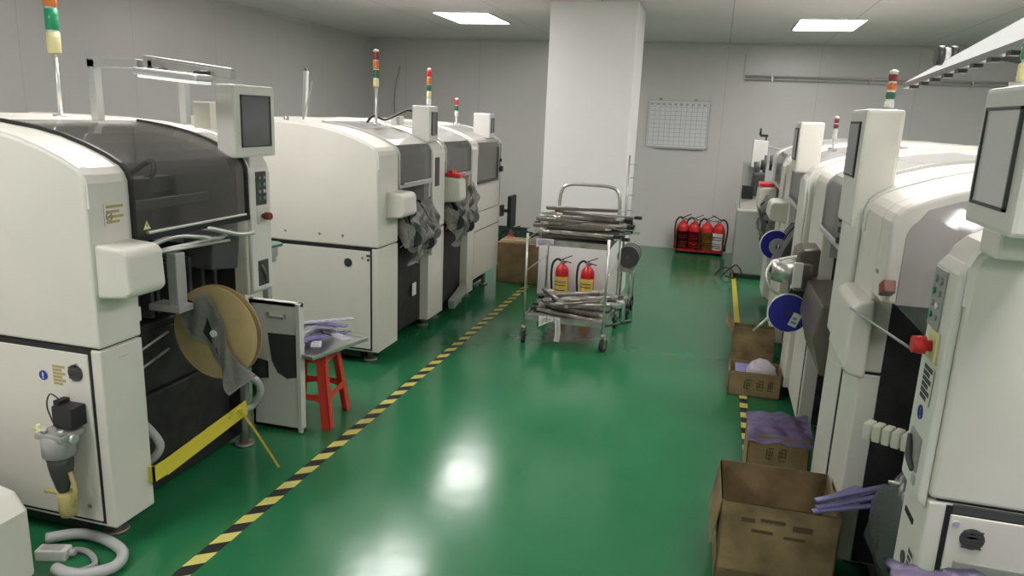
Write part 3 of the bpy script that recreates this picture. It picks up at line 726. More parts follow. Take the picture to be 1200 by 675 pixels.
# red plastic stool
def stool():
    t = thing('plastic_stool', 'red plastic stool with splayed legs holding a pile of trays', 'stool', (-2.17, 3.66, 0), math.radians(8))
    H_ = .445
    g = G(); g.box(-.145, .145, -.145, .145, H_ - .022, H_, bev=.008); g.box(-.135, .135, -.135, .135, H_ - .06, H_ - .02, bev=.006); g.build('seat', 'redp', t)
    for sx in (-1, 1):
        for sy in (-1, 1):
            g = G(); top = Vector((sx * .118, sy * .118, H_ - .04)); bot = Vector((sx * .165, sy * .165, 0))
            for (dx, dy, wx, wy) in ((0, 0, .027, .006), (0, 0, .006, .027)):
                vs = []
                for p in (bot, top):
                    s = 1.0
                    cx = p.x - sx * (wx - .006); cy = p.y - sy * (wy - .006)
                    vs.append([(cx - wx, cy - wy, p.z), (cx + wx, cy - wy, p.z), (cx + wx, cy + wy, p.z), (cx - wx, cy + wy, p.z)])
                v = [g.b.verts.new(q) for q in vs[0] + vs[1]]
                for q in ((3, 2, 1, 0), (4, 5, 6, 7), (0, 1, 5, 4), (1, 2, 6, 5), (2, 3, 7, 6), (3, 0, 4, 7)): g.b.faces.new([v[i] for i in q])
            g.build('leg', 'redp', t, bevel=.003)
    for s in (-1, 1):
        for ax in (0, 1):
            g = G(); k = .148
            pts = [(-k, .20), (k, .20), (k, .145), (.05, .165), (-.05, .165), (-k, .145)]
            if ax: vs = g.prism(pts, 'y', s * .145 - .004, s * .145 + .004)
            else: vs = g.prism(pts, 'x', s * .145 - .004, s * .145 + .004)
            g.build('stretcher', 'redp', t)
    return t
stool()
# trays and strips on the stool
t = thing('component_tray', 'pale metal tray on the red stool', 'tray', (-2.15, 3.68, .447), math.radians(-14))
g = G(); g.box(-.19, .19, -.23, .23, 0, .008); 
for q in ((-.19, .19, -.23, -.222), (-.19, .19, .222, .23), (-.19, -.182, -.23, .23), (.182, .19, -.23, .23)): g.box(*q, 0, .022)
g.build('tray_body', 'alu', t, bevel=.002); tag(t, 'pale rimmed metal tray resting on the red stool', 'tray')
tray_labels = ['topmost', 'second', 'third']
for i in range(14):
    g = G(); L = .34 - .02 * (i % 3)
    g.box(-.028, .028, -L / 2, L / 2, 0, .007)
    for k in range(7): g.box(-.018, .018, -L / 2 + .02 + k * L / 7.5, -L / 2 + .045 + k * L / 7.5, .007, .010)
    o = g.build('component_strip', 'tray' if i % 3 else 'violet', loc=(-2.27 + .034 * (i % 8), 3.60 + .035 * (i % 5), .462 + .0095 * i))
    o.rotation_euler = (0.04 * ((i % 3) - 1), .08 * ((i % 2) * 2 - 1), math.radians(-38 + 13 * i if i % 2 else 30 - 9 * i))
    tag(o, 'lilac component strip in the loose pile on the metal tray above the stool', 'component strip', 'component strips on the stool')

# ------------------------------------------------------------------ cardboard box beside left row
def open_box(name, label, loc, rz, wx, wy, h, m='card', flaps=(), th=.005, print_=None):
    t = thing(name, label, 'cardboard box', loc, rz)
    g = G(); a, b = wx / 2, wy / 2
    g.box(-a, a, -b, b, 0, th); g.box(-a, a, -b, -b + th, 0, h); g.box(-a, a, b - th, b, 0, h); g.box(-a, -a + th, -b, b, 0, h); g.box(a - th, a, -b, b, 0, h)
    g.build('box_body', m, t)
    for side, ang, ln in flaps:
        g = G(); an = math.radians(ang)   # ang measured from straight up, outwards
        s, c = math.sin(an) * ln, math.cos(an) * ln
        if side == '-x': g.prism([(-a, h), (-a - s, h + c), (-a - s + th * .8, h + c + th * .3), (-a + th, h)], 'y', -b + .01, b - .01)
        if side == '+x': g.prism([(a, h), (a + s, h + c), (a + s - th * .8, h + c + th * .3), (a - th, h)], 'y', -b + .01, b - .01)
        if side == '-y': g.prism([(-b, h), (-b - s, h + c), (-b - s + th * .8, h + c + th * .3), (-b + th, h)], 'x', -a + .01, a - .01)
        if side == '+y': g.prism([(b, h), (b + s, h + c), (b + s - th * .8, h + c + th * .3), (b - th, h)], 'x', -a + .01, a - .01)
        g.build('flap', m, t)
    if print_:
        g = G()
        q = random.Random(5)
        for (x0, x1, z0, z1) in print_:
            w_, h2 = x1 - x0, z1 - z0
            for k in range(4): zz = z0 + h2 * (k + .3 * q.random()) / 3.6; g.box(x0 + w_ * q.uniform(0, .25), x1 - w_ * q.uniform(0, .25), -b - .0012, -b + .001, zz, zz + .006)
            for k in range(3): xx = x0 + w_ * (k + q.random() * .4) / 2.8; g.box(xx, xx + .005, -b - .0012, -b + .001, z0 + h2 * q.uniform(0, .3), z1 - h2 * q.uniform(0, .25))
        g.build('printing', 'fadedink', t)
    return t
t = thing('carton', 'closed brown carton on the floor at the far end of the left row', 'cardboard box', (-2.00, 7.85, 0), math.radians(2))
g = G(); g.box(-.24, .24, -.20, .20, 0, .44); g.build('box_body', 'card', t, bevel=.006)
g = G(); g.box(-.241, .241, -.03, .03, .425, .4415); g.build('packing_tape', 'amber', t)

# ------------------------------------------------------------------ stainless trolley loaded with feeders
CX0, CX1, CY0, CY1 = -1.375, -.735, 5.56, 6.32
t = thing('tool_trolley', 'two-tier stainless steel trolley loaded with metal feeders in front of the pillar', 'trolley', (0, 0, 0))
for (px, py) in ((CX0, CY0), (CX1, CY0), (CX0, CY1), (CX1, CY1)):
    g = G(); g.cyl((px, py, .12), (px, py, .90), .010, 14); g.build('post', 'steel', t)
g = G()
for z in (.22, .84):
    g.box(CX0, CX1, CY0, CY1, z, z + .004)
    for q in ((CX0, CX1, CY0 - .004, CY0 + .004), (CX0, CX1, CY1 - .004, CY1 + .004), (CX0 - .004, CX0 + .004, CY0, CY1), (CX1 - .004, CX1 + .004, CY0, CY1)):
        g.box(*q, z - .022, z + .022)
    if z == .22: lo = g.build('lower_shelf', 'steeld', t)
    else: g.build('upper_shelf', 'steeld', t)
    g = G()
g.b.free()
g = G()
pts = [(CX0 + .08, CY1, .84), (CX0 + .08, CY1 + .02, 1.0), (CX0 + .09, CY1 + .03, 1.16), (CX0 + .15, CY1 + .035, 1.225), (-1.05, CY1 + .035, 1.235), (CX1 - .11, CY1 + .035, 1.225), (CX1 - .045, CY1 + .03, 1.16), (CX1 - .03, CY1 + .02, 1.0), (CX1 - .03, CY1, .84)]
g.tube(pts, .014, seg=12); g.build('push_handle', 'steel', t)
for (px, py, a) in ((CX0, CY0, .4), (CX1, CY0, -.3), (CX0, CY1, 1.2), (CX1, CY1, .2)):
    g = G(); g.cyl((px, py, .12), (px, py, .15), .022, 14)
    R = rotm('Z', math.degrees(a)); c = Vector((px, py, 0))
    d1 = R @ Vector((0, .022, 0))
    for s in (-1, 1):
        q = R @ Vector((s * .02, 0, 0)); p0 = c + q
        g.cyl((p0.x, p0.y, .12), (p0.x + d1.x, p0.y + d1.y, .05), .008, 8)
    f = g.build('caster_fork', 'steeld', t)
    ax = R @ Vector((.014, 0, 0)); cc = c + d1
    g = G(); g.cyl((cc.x - ax.x, cc.y - ax.y, .05), (cc.x + ax.x, cc.y + ax.y, .05), .050, 26); g.mi = 1
    ax2 = ax * 1.2; g.cyl((cc.x - ax2.x, cc.y - ax2.y, .05), (cc.x + ax2.x, cc.y + ax2.y, .05), .026, 20); g.build('caster_wheel', ['rubber', 'greyp'], f)
g = G()
for (a, b) in ((CX0, CX1), ): 
    for z in (.60,): g.cyl((a, CY0, z), (a, CY1, z), .004, 8); g.cyl((b, CY0, z), (b, CY1, z), .004, 8)
g.build('side_rail', 'steel', t)
g = G(); g.cyl((CX1 + .0, CY0 + .05, .20), (CX1 + .16, CY0 + .12, .235), .008, 10); g.cyl((CX1 + .13, CY0 + .10, .232), (CX1 + .20, CY0 + .14, .245), .014, 10); g.build('brake_pedal', 'dgrey', t)
# white ribbon
g = G()
g.sheet(lambda u, v: (-1.125 + .045 * v + .01 * math.sin(3 * u), CY0 - .008 - .006 * math.sin(6 * u), .245 - .20 * u), 8, 2, .002)
g.sheet(lambda u, v: (-1.25 + .12 * u, CY0 - .010 - .008 * math.sin(9 * u), .245 - .09 * v * (1 - u * .7)), 6, 3, .002)
tag(g.build('white_rag', 'label'), 'white cloth ribbon hanging from the lower shelf of the trolley', 'cloth')

def metal_feeder():
    t = thing('metal_feeder', 'long slim metal tape feeder in the heap on the upper trolley shelf', 'feeder', (0, 0, 0), 0, 'metal feeders on the trolley top')
    g = G()
    g.prism([(-.28, 0), (.20, 0), (.27, .012), (.30, .045), (.25, .055), (.18, .040), (-.05, .045), (-.10, .065), (-.20, .065), (-.28, .030)], 'y', -.011, .011)
    g.build('feeder_body', 'steeld', t, bevel=.002)
    for (sx, sz, sr) in ((.20, .03, .026), (-.16, .04, .020)):
        g = G(); g.cyl((sx, -.014, sz), (sx, .014, sz), sr, 20); g.build('sprocket', 'steel', t)
    g = G(); g.tube([(-.27, 0, .035), (-.25, 0, .068), (-.22, 0, .072), (-.19, 0, .06)], .004, seg=8); g.build('lever', 'dgrey', t)
    g = G(); g.box(.02, .09, -.0125, .0125, .012, .034); g.build('feeder_tag', 'label', t)
    g = G(); g.box(-.315, -.265, -.013, .013, -.012, .05, bev=.004); g.build('end_clip', 'black', t)
    g = G(); g.prism([(.24, .0), (.31, .01), (.33, .05), (.30, .075), (.27, .05)], 'y', -.010, .010); g.build('front_hook', 'alu', t)
    return t
f0 = metal_feeder()
def dark_feeder():
    t = thing('metal_feeder', 'dark-bodied tape feeder with a pale end lying in the heap on the upper trolley shelf', 'feeder', (0, 0, 0), 0, 'dark feeders on the trolley top')
    g = G()
    g.prism([(-.24, .0), (.12, 0), (.20, -.012), (.26, .005), (.27, .04), (.16, .05), (.02, .04), (-.06, .07), (-.16, .085), (-.25, .06)], 'y', -.012, .012)
    g.build('feeder_body', 'bronze', t, bevel=.002)
    g = G(); g.cyl((-.15, -.0135, .045), (-.15, .0135, .045), .032, 22); g.build('tape_drum', 'steel', t)
    g = G(); g.box(.22, .30, -.009, .009, .005, .03); g.build('end_hook', 'alu', t)
    g = G(); g.box(-.02, .07, -.013, .013, .008, .03); g.build('feeder_tag', 'alu', t)
    return t
f1 = dark_feeder()
rr = random.Random(3)
n = 0; nd = 0
for layer, cnt in enumerate((7, 7, 6, 5, 3)):
    base = rr.uniform(-.09, .09) * (1 if layer else .3)
    for k in range(cnt):
        x = -1.03 + rr.uniform(-.07, .09) + (.05 if layer > 2 else 0); y = CY0 + .07 + (k + (7 - cnt) * .5) * .106 + .045; z = .880 + layer * .033
        a = base + rr.uniform(-.06, .06) + (PI if rr.random() < .4 else 0)
        rot = (-PI / 2 + rr.uniform(-.12, .12), rr.uniform(-.03, .03), a)
        sc = 1.14
        if rr.random() < .4:
            if nd == 0: f1.location = (x, y, z); f1.rotation_euler = rot
            else: dup(f1, (x, y, z), rot=rot)
            nd += 1; continue
        if n == 0: f0.location = (x, y, z); f0.rotation_euler = rot
        else: dup(f0, (x, y, z), rot=rot)
        n += 1
for k in range(16):
    layer = k // 6
    x = -1.03 + rr.uniform(-.09, .09) + .02 * layer; y = CY0 + .10 + (k % 6) * .118 + .04 * layer; z = .242 + layer * .034
    a = rr.uniform(-.35, .35) + (.4 if layer == 2 else 0)
    dk = k % 5 in (1, 3)
    dup(f1 if dk else f0, (x, y, z), rot=(-PI / 2 + rr.uniform(-.15, .15), rr.uniform(-.04, .04), a),
        label='dark-bodied tape feeder in the heap on the lower trolley shelf' if dk else 'slim bare metal tape feeder lying in the heap on the lower trolley shelf',
        group='dark feeders on the lower trolley shelf' if dk else 'metal feeders on the lower trolley shelf')

for k, (x, y, z, a, b_) in enumerate([(-1.05, 5.72, .99, .30, .05), (-1.0, 5.86, 1.035, -.4, .0), (-1.04, 6.0, 1.06, .25, .0), (-.98, 5.72, .325, .9, .05), (-1.22, 5.85, .335, -1.0, .04)]):
    up = z > .8
    dup(f1, (x, y, z), rot=(-PI / 2, b_, a), label=('dark-bodied tape feeder lying crosswise on the very top of the %s heap on the trolley' % ('upper' if up else 'lower')),
        group='crosswise feeders on top of the %s heap' % ('upper' if up else 'lower'))
g = G(); g.sheet(lambda u, v: (-1.30 + .14 * u, CY0 - .012 - .008 * math.sin(7 * u + 3 * v), .87 - .07 * v * (1 - .4 * u)), 6, 4, .002)
tag(g.build('white_film_scrap', 'bag'), 'small white plastic scrap hanging at the left front of the upper trolley shelf', 'plastic film')
for o in COL.objects:
    if o.name.startswith('metal_feeder') and 'upper' in o.get('label', ''): o.scale = (1.16, 1.0, 1.0)

# ------------------------------------------------------------------ fire extinguishers
def extinguisher(label, loc, rz, s=1.0, group=None, lab='ylabel', fat=1.0):
    t = thing('fire_extinguisher', label, 'fire extinguisher', loc, rz, group)
    g = G(); r = .065 * s * fat
    g.lathe([(r * .9, 0), (r, .012), (r, .27 * s), (r * .93, .30 * s), (r * .72, .325 * s), (r * .38, .345 * s), (r * .3, .355 * s)], 0, 0, 28)
    g.build('cylinder', 'red', t)
    g = G(); g.lathe([(.018 * s, .352 * s), (.020 * s, .37 * s), (.016 * s, .385 * s)], 0, 0, 16); g.box(-.012 * s, .012 * s, -.03 * s, .014 * s, .378 * s, .392 * s)
    g.cyl((.012, 0, .368 * s), (.035 * s, 0, .368 * s), .010 * s, 12); g.build('valve', 'steeld', t)
    g = G(); g.box(-.012 * s, .10 * s, -.010 * s, .010 * s, .392 * s, .399 * s, rotm('Y', -24), (0, 0, .392 * s)); g.box(.0, .085 * s, -.009 * s, .009 * s, .378 * s, .384 * s, rotm('Y', 10), (0, 0, .38 * s))
    g.build('squeeze_handle', 'black', t)
    g = G(); g.tube([(-.01, 0, .378 * s), (-.05 * s, -.01, .395 * s), (-.09 * s, -.015, .35 * s), (-.10 * s, -.02, .25 * s), (-.092 * s, -.02, .14 * s), (-.085 * s, -.02, .05 * s)], .0105 * s, seg=10)
    g.cyl((-.086 * s, -.02, .09 * s), (-.083 * s, -.02, .02 * s), .012 * s, 12, .017 * s); g.build('hose', 'rubber', t)
    g = G()
    A0, A1 = (-PI * .98, -PI * .10) if abs(rz) < 1 else (PI * .05, PI * .9)
    def lf(z0, z1, rr_, a0=A0, a1=A1): 
        return lambda u, v: (rr_ * math.cos(a0 + (a1 - a0) * u), rr_ * math.sin(a0 + (a1 - a0) * u), z0 + (z1 - z0) * v)
    g.sheet(lf(.03 * s, .235 * s, r + .0012), 14, 1, .0006); g.mi = 1
    for z in (.05, .075, .10, .15, .18): g.sheet(lf(z * s, (z + .009) * s, r + .0026, A0 + .5, A1 - .5), 10, 1, .0004)
    g.build('instruction_label', [lab, 'dred'], t)
    return t
extinguisher('fire extinguisher with yellow label against the pillar, left one behind the trolley', (-1.39, 7.12, 0), .05, 1.05)
extinguisher('fire extinguisher with yellow label against the pillar, right one behind the trolley', (-1.13, 7.12, 0), -.1, 1.05)
extinguisher('small fire extinguisher half hidden behind the brown carton at the left row end', (-2.24, 8.22, 0), .3, 1.25, None, 'red')
# by the back wall, in a low red stand
bx = -.42
t = thing('extinguisher_stand', 'low red metal floor stand holding four extinguishers at the back wall', 'stand', (-.13, 10.62, 0))
g = G(); g.box(-.33, .33, -.13, .13, .02, .035); g.box(-.33, .33, -.13, -.12, .02, .05); g.box(-.33, .33, .12, .13, .02, .34); g.box(-.33, -.32, -.13, .13, .02, .34); g.box(.32, .33, -.13, .13, .02, .34)
g.box(-.005, .005, -.12, .12, .03, .30); g.build('stand_frame', 'dred', t, bevel=.003)
for sx in (-.30, .30):
    for sy in (-.10, .10):
        g = G(); g.cyl((sx, sy, 0), (sx, sy, .022), .015, 12); g.build('foot', 'black', t)
wl = ['red extinguisher at the back wall, leftmost in the stand', 'red extinguisher at the back wall, second from left in the stand',
      'red extinguisher with yellow label, third from left in the stand', 'red extinguisher with pale label and big hose, rightmost in the stand']
for i, dx in enumerate((-.245, -.085, .085, .245)):
    extinguisher(wl[i], (-.13 + dx, 10.60, .036), [.3, 0, .2, PI * .9][i], 1.16, None, ['dred', 'red', 'ylabel', 'label'][i], 1.08)

# ------------------------------------------------------------------ second trolley half hidden behind the pillar, peg pole
t = thing('reel_rack', 'dark steel rack with a tall pegged pole standing right of the pillar', 'rack', (-.77, 6.85, 0))
g = G(); g.cyl((0, 0, .10), (0, 0, 1.48), .010, 12); g.build('pole', 'steeld', t)
for z in (1.40, 1.28, 1.12, .98):
    g = G(); g.cyl((0, 0, z), (.07, -.02, z + .004), .004, 8); g.build('peg', 'steeld', t)
g = G(); g.box(-.02, .12, -.20, .20, .44, .47); g.box(.0, .10, -.18, .18, .12, .15); g.cyl((.1, -.18, .12), (.1, -.18, .47), .008); g.cyl((.1, .18, .12), (.1, .18, .47), .008)
g.build('base_frame', 'steeld', t)
for (a, b) in ((.0, -.17), (.10, -.17), (.0, .17), (.10, .17)):
    g = G(); g.cyl((a - .012, b, .05), (a + .012, b, .05), .05, 22); g.box(a - .018, a + .018, b - .012, b + .012, .05, .13); g.build('caster', 'rubber', t)
for k in range(5):
    o = None
    g = G(); g.ring((0, 0, 0), (0, 1, 0), .10, .02, .018, 30)
    o = g.build('small_reel', ['dgrey', 'greyp'][k % 2], loc=(-.70, 6.70 + .05 * k, .572))
    tag(o, 'dark component reel standing on the steel rack right of the pillar', 'reel', 'reels on the steel rack')

# ------------------------------------------------------------------ back wall items
t = thing('wall_chart', 'whiteboard chart with a ruled grid hanging on the back wall', 'whiteboard', (-.59, 10.85, 1.44))
g = G(); g.box(-.425, .425, -.012, -.002, 0, .64); g.build('board', 'chartp', t)
g = G()
for k in range(12): x = -.40 + k * .0727; g.box(x - .0025, x + .0025, -.0135, -.012, .03, .61)
for k in range(11): z = .03 + k * .058; g.box(-.40, .40, -.0135, -.012, z - .0025, z + .0025)
for k in range(10):
    x = -.37 + k * .08; g.box(x - .022, x + .022, -.0138, -.012, .575, .60)
g.build('ruled_grid', 'gridline', t)
g = G()
for q in ((-.43, .43, .632, .648), (-.43, .43, -.008, .008)): g.box(q[0], q[1], -.020, -.001, q[2], q[3])
for x in (-.43, .415): g.box(x, x + .015, -.020, -.001, 0, .64)
g.box(-.30, .38, -.045, -.002, -.016, -.006)
g.build('board_frame', 'lgrey', t)
for x in (-.26, .22):
    g = G(); g.box(x - .02, x + .02, -.024, -.002, .64, .672, bev=.003); g.build('hanger_clip', 'steeld', t)
t = thing('cable_trunking', 'long horizontal metal conduit pipes running along the back wall at upper right', 'conduit', (0, 10.85, 0))
g = G(); g.cyl((.25, -.035, 2.43), (5.4, -.035, 2.43), .014, 12); g.build('pipe', 'lgrey', t)
g = G(); g.cyl((.25, -.035, 2.385), (5.4, -.035, 2.385), .010, 12); g.build('pipe', 'lgrey', t)
g = G(); g.box(.235, .265, -.03, -.002, 2.36, 2.86); g.build('vertical_duct', 'wallp', t)
for x in (.6, 1.8, 3.0, 4.2):
    g = G(); g.box(x - .012, x + .012, -.05, -.001, 2.37, 2.445); g.build('pipe_clamp', 'steeld', t)
g = G(); g.tube([(-4.9, 10.8, .02), (-4.85, 10.78, 1.2), (-4.88, 10.80, 2.0), (-4.8, 10.82, 2.45)], .010)
tag(g.build('wall_cable', 'greyp'), 'thin grey cable running up the back left corner of the room', 'cable')
t = thing('corner_pole', 'slim aluminium pole leaning near the left wall behind the middle machine', 'pole', (-3.88, 6.3, 0), 0)
g = G(); g.box(-.02, .02, -.02, .02, 0, 2.12, rotm('Y', 4), (0, 0, 0), bev=.003); g.build('pole_shaft', 'lgrey', t)
g = G(); g.cyl((0.148, 0, 2.10), (0.151, 0, 2.14), .012); g.build('pole_tip', 'dgrey', t)

# ------------------------------------------------------------------ right row
XRF = 0.60
r1 = machine('large white placement machine nearest the camera on the right', XRF, 3.26, PI, 1.34, .50, .21, seam=.90, hood='clear', frame=False, liner_top=1.21, inner='mauve', post_low=.33)
W1 = 1.34
# near end face is local y = W (world y = 1.92)
d = side_door(r1, W1, -1.42, -.052, .125, .868, sign=1)
side_vent(d, -.107, W1, .812, .028, sign=1)
g = G(); g.cyl((-.066, W1 + .007, .872 - .025), (-.066, W1 + .013, .847), .008, 16); g.build('key_lock', 'alu', d)
g = G(); g.box(-.40, -.075, W1 + .006, W1 + .012, .60, .745, bev=.012); g.build('recess_panel', 'greyp', d)
g = G(); g.box(-1.40, -.055, W1 - .005, W1 + .003, .872, .893); g.build('door_gap', 'dgrey', r1)
# narrow aisle face of the column: controls
button_panel(r1, W1 - .135, 1.31, 1.465, .10, mat_='greyp')
estop(r1, .022, W1 - .100, 1.270, .024, 'red', 'pyellow')
label_plate(r1, 'notice_label', 'x', (.024, W1 - .10, 1.17), .09, .10, 6, m='white')
g = G(); g.ring((.0235, W1 - .115, 1.085), (1, 0, 0), .019, .013, .003, 24); g.cyl((.0225, W1 - .115, 1.085), (.0245, W1 - .115, 1.085), .008, 12); g.build('round_sticker', 'blue', r1)
g = G(); g.box(.020, .0275, W1 - .155, W1 - .06, .935, 1.03, bev=.003); g.build('inspection_window', 'greyp', r1)
g = G(); g.tube([(.029, W1 - .14, 1.01), (.036, W1 - .11, .98), (.036, W1 - .10, .96), (.03, W1 - .07, .94)], .008); g.build('cable_plug', 'dgrey', r1)
g = G(); g.box(.021, .026, W1 - .09, W1 - .06, .90, .925, bev=.002); g.build('small_socket', 'lgrey', r1)
g = G(); g.box(-.001, .003, W1 - .17, W1 - .09, .775, .79, rotm('X', 0)); g.build('slot', 'black', r1)
g = G(); g.cyl((-.001, W1 - .12, .66), (.004, W1 - .12, .66), .018, 20); g.build('round_sticker', 'dgrey', r1)
label_plate(r1, 'notice_label', 'x', (.001, W1 - .06, .67), .05, .10, 5, m='white')
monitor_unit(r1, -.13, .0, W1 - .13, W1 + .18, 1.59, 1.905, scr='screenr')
signal_tower(r1, -.07, W1 - .10, 1.90, 1.92, ['pyellow', 'green'], r=.022, h=.05)
feeder_box(r1, .02, .39, .885, 1.19, .075, 'white')
g = G(); g.box(-.03, .012, .48, .545, 1.245, 1.29, rotm('X', 25), bev=.006); g.build('door_latch', 'dred', r1)
label_plate(r1, 'small_label', 'x', (.001, .37, 1.30), .04, .015, 1, m='greyp')
g = G(); g.cyl((.07, .36, 1.15), (.055, 1.15, 1.235), .004, 8); g.build('thin_rod', 'greyp', r1)
g = G(); g.box(-.02, .003, -.004, .022, .13, .87); g.build('edge_gap', 'black', r1)
g = G(); g.box(-.02, .003, .06, .26, .868, .888); g.build('lower_slot', 'dgrey', r1)
g = G()
g.box(-.50, -.36, .36, 1.10, .15, .98); g.build('feeder_cart_body', 'interior', r1, bevel=.01)
g = G()
for i in range(8):
    yy = .46 + i * .078; g.box(-.50, -.30 + .02 * (i % 2), yy, yy + .03, .985, 1.12 + .02 * (i % 3))
g.build('feeder_row', 'dgrey', r1, bevel=.003)
g = G(); g.box(-.44, -.34, .55, .80, 1.06, 1.12, bev=.006); g.build('feeder_motor', 'greyp', r1)

r2 = machine('white placement machine second from the camera on the right', XRF + .0, 4.95, PI, 1.68, .60, .40, seam=.90, hood='smoke2')
W2 = 1.68
# deep monitor tower
g = G(); g.box(-.10, .045, W2 - .38, W2 - .03, 1.40, 1.88, bev=.014); h = g.build('monitor_tower', 'white', r2)
g = G(); g.box(.042, .051, W2 - .345, W2 - .10, 1.60, 1.83, bev=.002); g.build('bezel', 'black', h)
g = G(); g.box(.050, .053, W2 - .335, W2 - .11, 1.61, 1.82); g.build('screen', 'screen', h)
signal_tower(r2, -.07, W2 - .22, 1.87, 1.89, ['label', 'dgreen', 'orange', 'dred'], r=.018, h=.036)
feeder_box(r2, .34, .60, .98, 1.14, .12, 'bronze')
g = G(); g.prism([(-.30, .60), (.02, .62), (.07, .80), (.05, .97), (-.30, 1.0)], 'y', .62, 1.26); g.build('feeder_cover', 'bronze', r2, bevel=.01)
for z in (1.43, 1.38, 1.33, 1.28):
    g = G(); g.box(-.004, .035, W2 - .415, W2 - .385, z, z + .028); g.build('side_switch', 'dgrey', r2, bevel=.003)
g = G(); g.box(-.001, .003, .55, .58, .14, .86); g.build('vertical_slot', 'black', r2)
g = G(); g.box(-.1, 0.0, W2 - .01, W2 + .002, .12, .9); g.build('side_gap', 'black', r2)
# feeder mechanism bulge with chrome drum at the front of r2
r3 = machine('white placement machine third from the camera on the right', XRF - .03, 6.60, PI, 1.62, .55, .35, seam=.90, hood='smoke2')
W3 = 1.62
g = G(); g.box(-.08, .07, W3 - .60, W3 - .28, 1.50, 1.83, bev=.014); h = g.build('monitor_tower', 'white', r3)
g = G(); g.box(.067, .076, W3 - .565, W3 - .33, 1.58, 1.79, bev=.002); g.build('bezel', 'black', h)
g = G(); g.box(.075, .078, W3 - .555, W3 - .34, 1.59, 1.78); g.build('screen', 'screen', h)
signal_tower(r3, -.23, W3 - .90, 1.64, 1.72, ['label', 'label', 'dred', 'dred'], r=.016, h=.038)
feeder_bank(r3, .56, 1.24, 6, 0, True)
feeder_box(r3, .10, .45, 1.05, 1.22, .14, 'cream')
r4 = machine('white placement machine farthest away in the right row', XRF - .03, 8.20, PI, 1.58, .5, .3, seam=.90, hood='smoke2')
feeder_bank(r4, .51, 1.24, 4)
feeder_box(r4, .30, .70, 1.0, 1.22, .16, 'cream')
g = G(); g.box(.02, .15, .34, .62, 1.22, 1.25, bev=.006); g.build('red_lid', 'red', r4)
g = G(); g.cyl((.10, .30, 1.18), (.14, .30, 1.18), .04); g.build('dark_knob', 'black', r4)

# blue reels mounted on arms
def blue_reel(label, loc, rz, labelrot=20):
    t = thing('blue_reel', label, 'reel', loc, rz)
    g = G(); g.cyl((0, -.006, 0), (0, -.003, 0), .108, 48); g.build('front_disc', 'blue', t)
    g = G(); g.cyl((0, -.003, 0), (0, .02, 0), .112, 48); g.build('rim', 'label', t)
    g = G(); g.cyl((0, -.010, 0), (0, -.006, 0), .014, 20); g.build('hub', 'dgrey', t)
    g = G(); g.box(.015, .062, -.0085, -.006, -.075, .005, rotm('Y', labelrot)); g.mi = 1
    g.box(.024, .054, -.0095, -.0085, -.06, -.045, rotm('Y', labelrot), (.0385, -.008, -.035)); g.box(.024, .046, -.0095, -.0085, -.035, -.02, rotm('Y', labelrot), (.0385, -.008, -.035))
    g.build('paper_label', ['label', 'greyp'], t)
    g = G(); g.cyl((0, .02, 0), (.16, .06, .02), .012, 12); g.build('arm', 'steeld', t)
    return t
blue_reel('nearer and larger blue reel with a white label hanging off the right machine row', (.475, 4.35, .76), 0)
blue_reel('farther and smaller-looking blue reel hanging off the right machine row', (.485, 5.85, .92), .1, 0)
# silver guide chute and drum beside the reels
t = thing('tape_guide', 'rounded clear and metal tape guide drum hanging between the two blue reels', 'guide', (.50, 4.45, .98))
g = G(); g.cyl((-.05, .0, -.05), (-.05, .0, .06), .085, 30); g.build('guide_drum', 'steel', t)
g = G(); g.prism([(-.02, -.13), (.08, -.10), (.08, .10), (-.02, .10)], 'z', -.085, .075); g.build('guide_block', 'steeld', t, bevel=.01)
g = G(); g.box(-.03, .02, -.145, -.11, -.06, .08, bev=.004); g.build('white_block', 'white2', t)
g = G(); g.tube([(-.13, .05, .05), (-.16, 0, -.02), (-.13, -.03, -.10), (-.06, -.02, -.14)], .008); g.tube([(-.10, -.02, .07), (-.02, -.06, .10), (.06, -.05, .08)], .010); g.build('bent_wire', 'alu', t)
g = G(); g.prism([(-.12, -.30), (.10, -.24), (.10, -.06), (-.02, -.10)], 'y', -.02, .02); g.build('black_plate', 'dgrey', t)
g = G(); g.cyl((-.16, -.02, -.33), (-.02, 0, -.12), .006, 10); g.cyl((-.20, -.05, -.36), (-.10, -.02, -.25), .007, 10); g.build('thin_rod', 'alu', t)

# ------------------------------------------------------------------ far grey printer cabinet with gadgets
t = thing('printer_cabinet', 'grey cabinet with a black gadget arm on top by the back wall at right', 'machine', (.56, 9.35, 0))
g = G(); g.box(-.27, .40, -.30, .40, .06, .80, bev=.01); g.build('cabinet_body', 'lgrey', t)
for (a, b) in ((-.22, -.25), (.35, -.25), (-.22, .35), (.35, .35)):
    g = G(); g.cyl((a, b, 0), (a, b, .07), .025, 12); g.build('foot', 'black', t)
g = G(); g.box(-.28, .41, -.31, .41, .80, .83, bev=.004); g.build('worktop', 'white2', t)
g = G(); g.box(-.25, -.05, .1, .30, .83, 1.35, bev=.01); g.build('rear_column', 'lgrey', t)
g = G(); g.box(-.17, .0, .0, .14, 1.30, 1.62, bev=.01); g.build('display_box', 'white2', t)
g = G(); g.box(-.10, -.01, .05, .08, 1.66, 1.69); g.cyl((-.10, .06, 1.68), (-.10, .06, 1.76), .012); g.cyl((-.03, .06, 1.60), (-.03, .06, 1.67), .010); g.build('camera_clip', 'black', t)
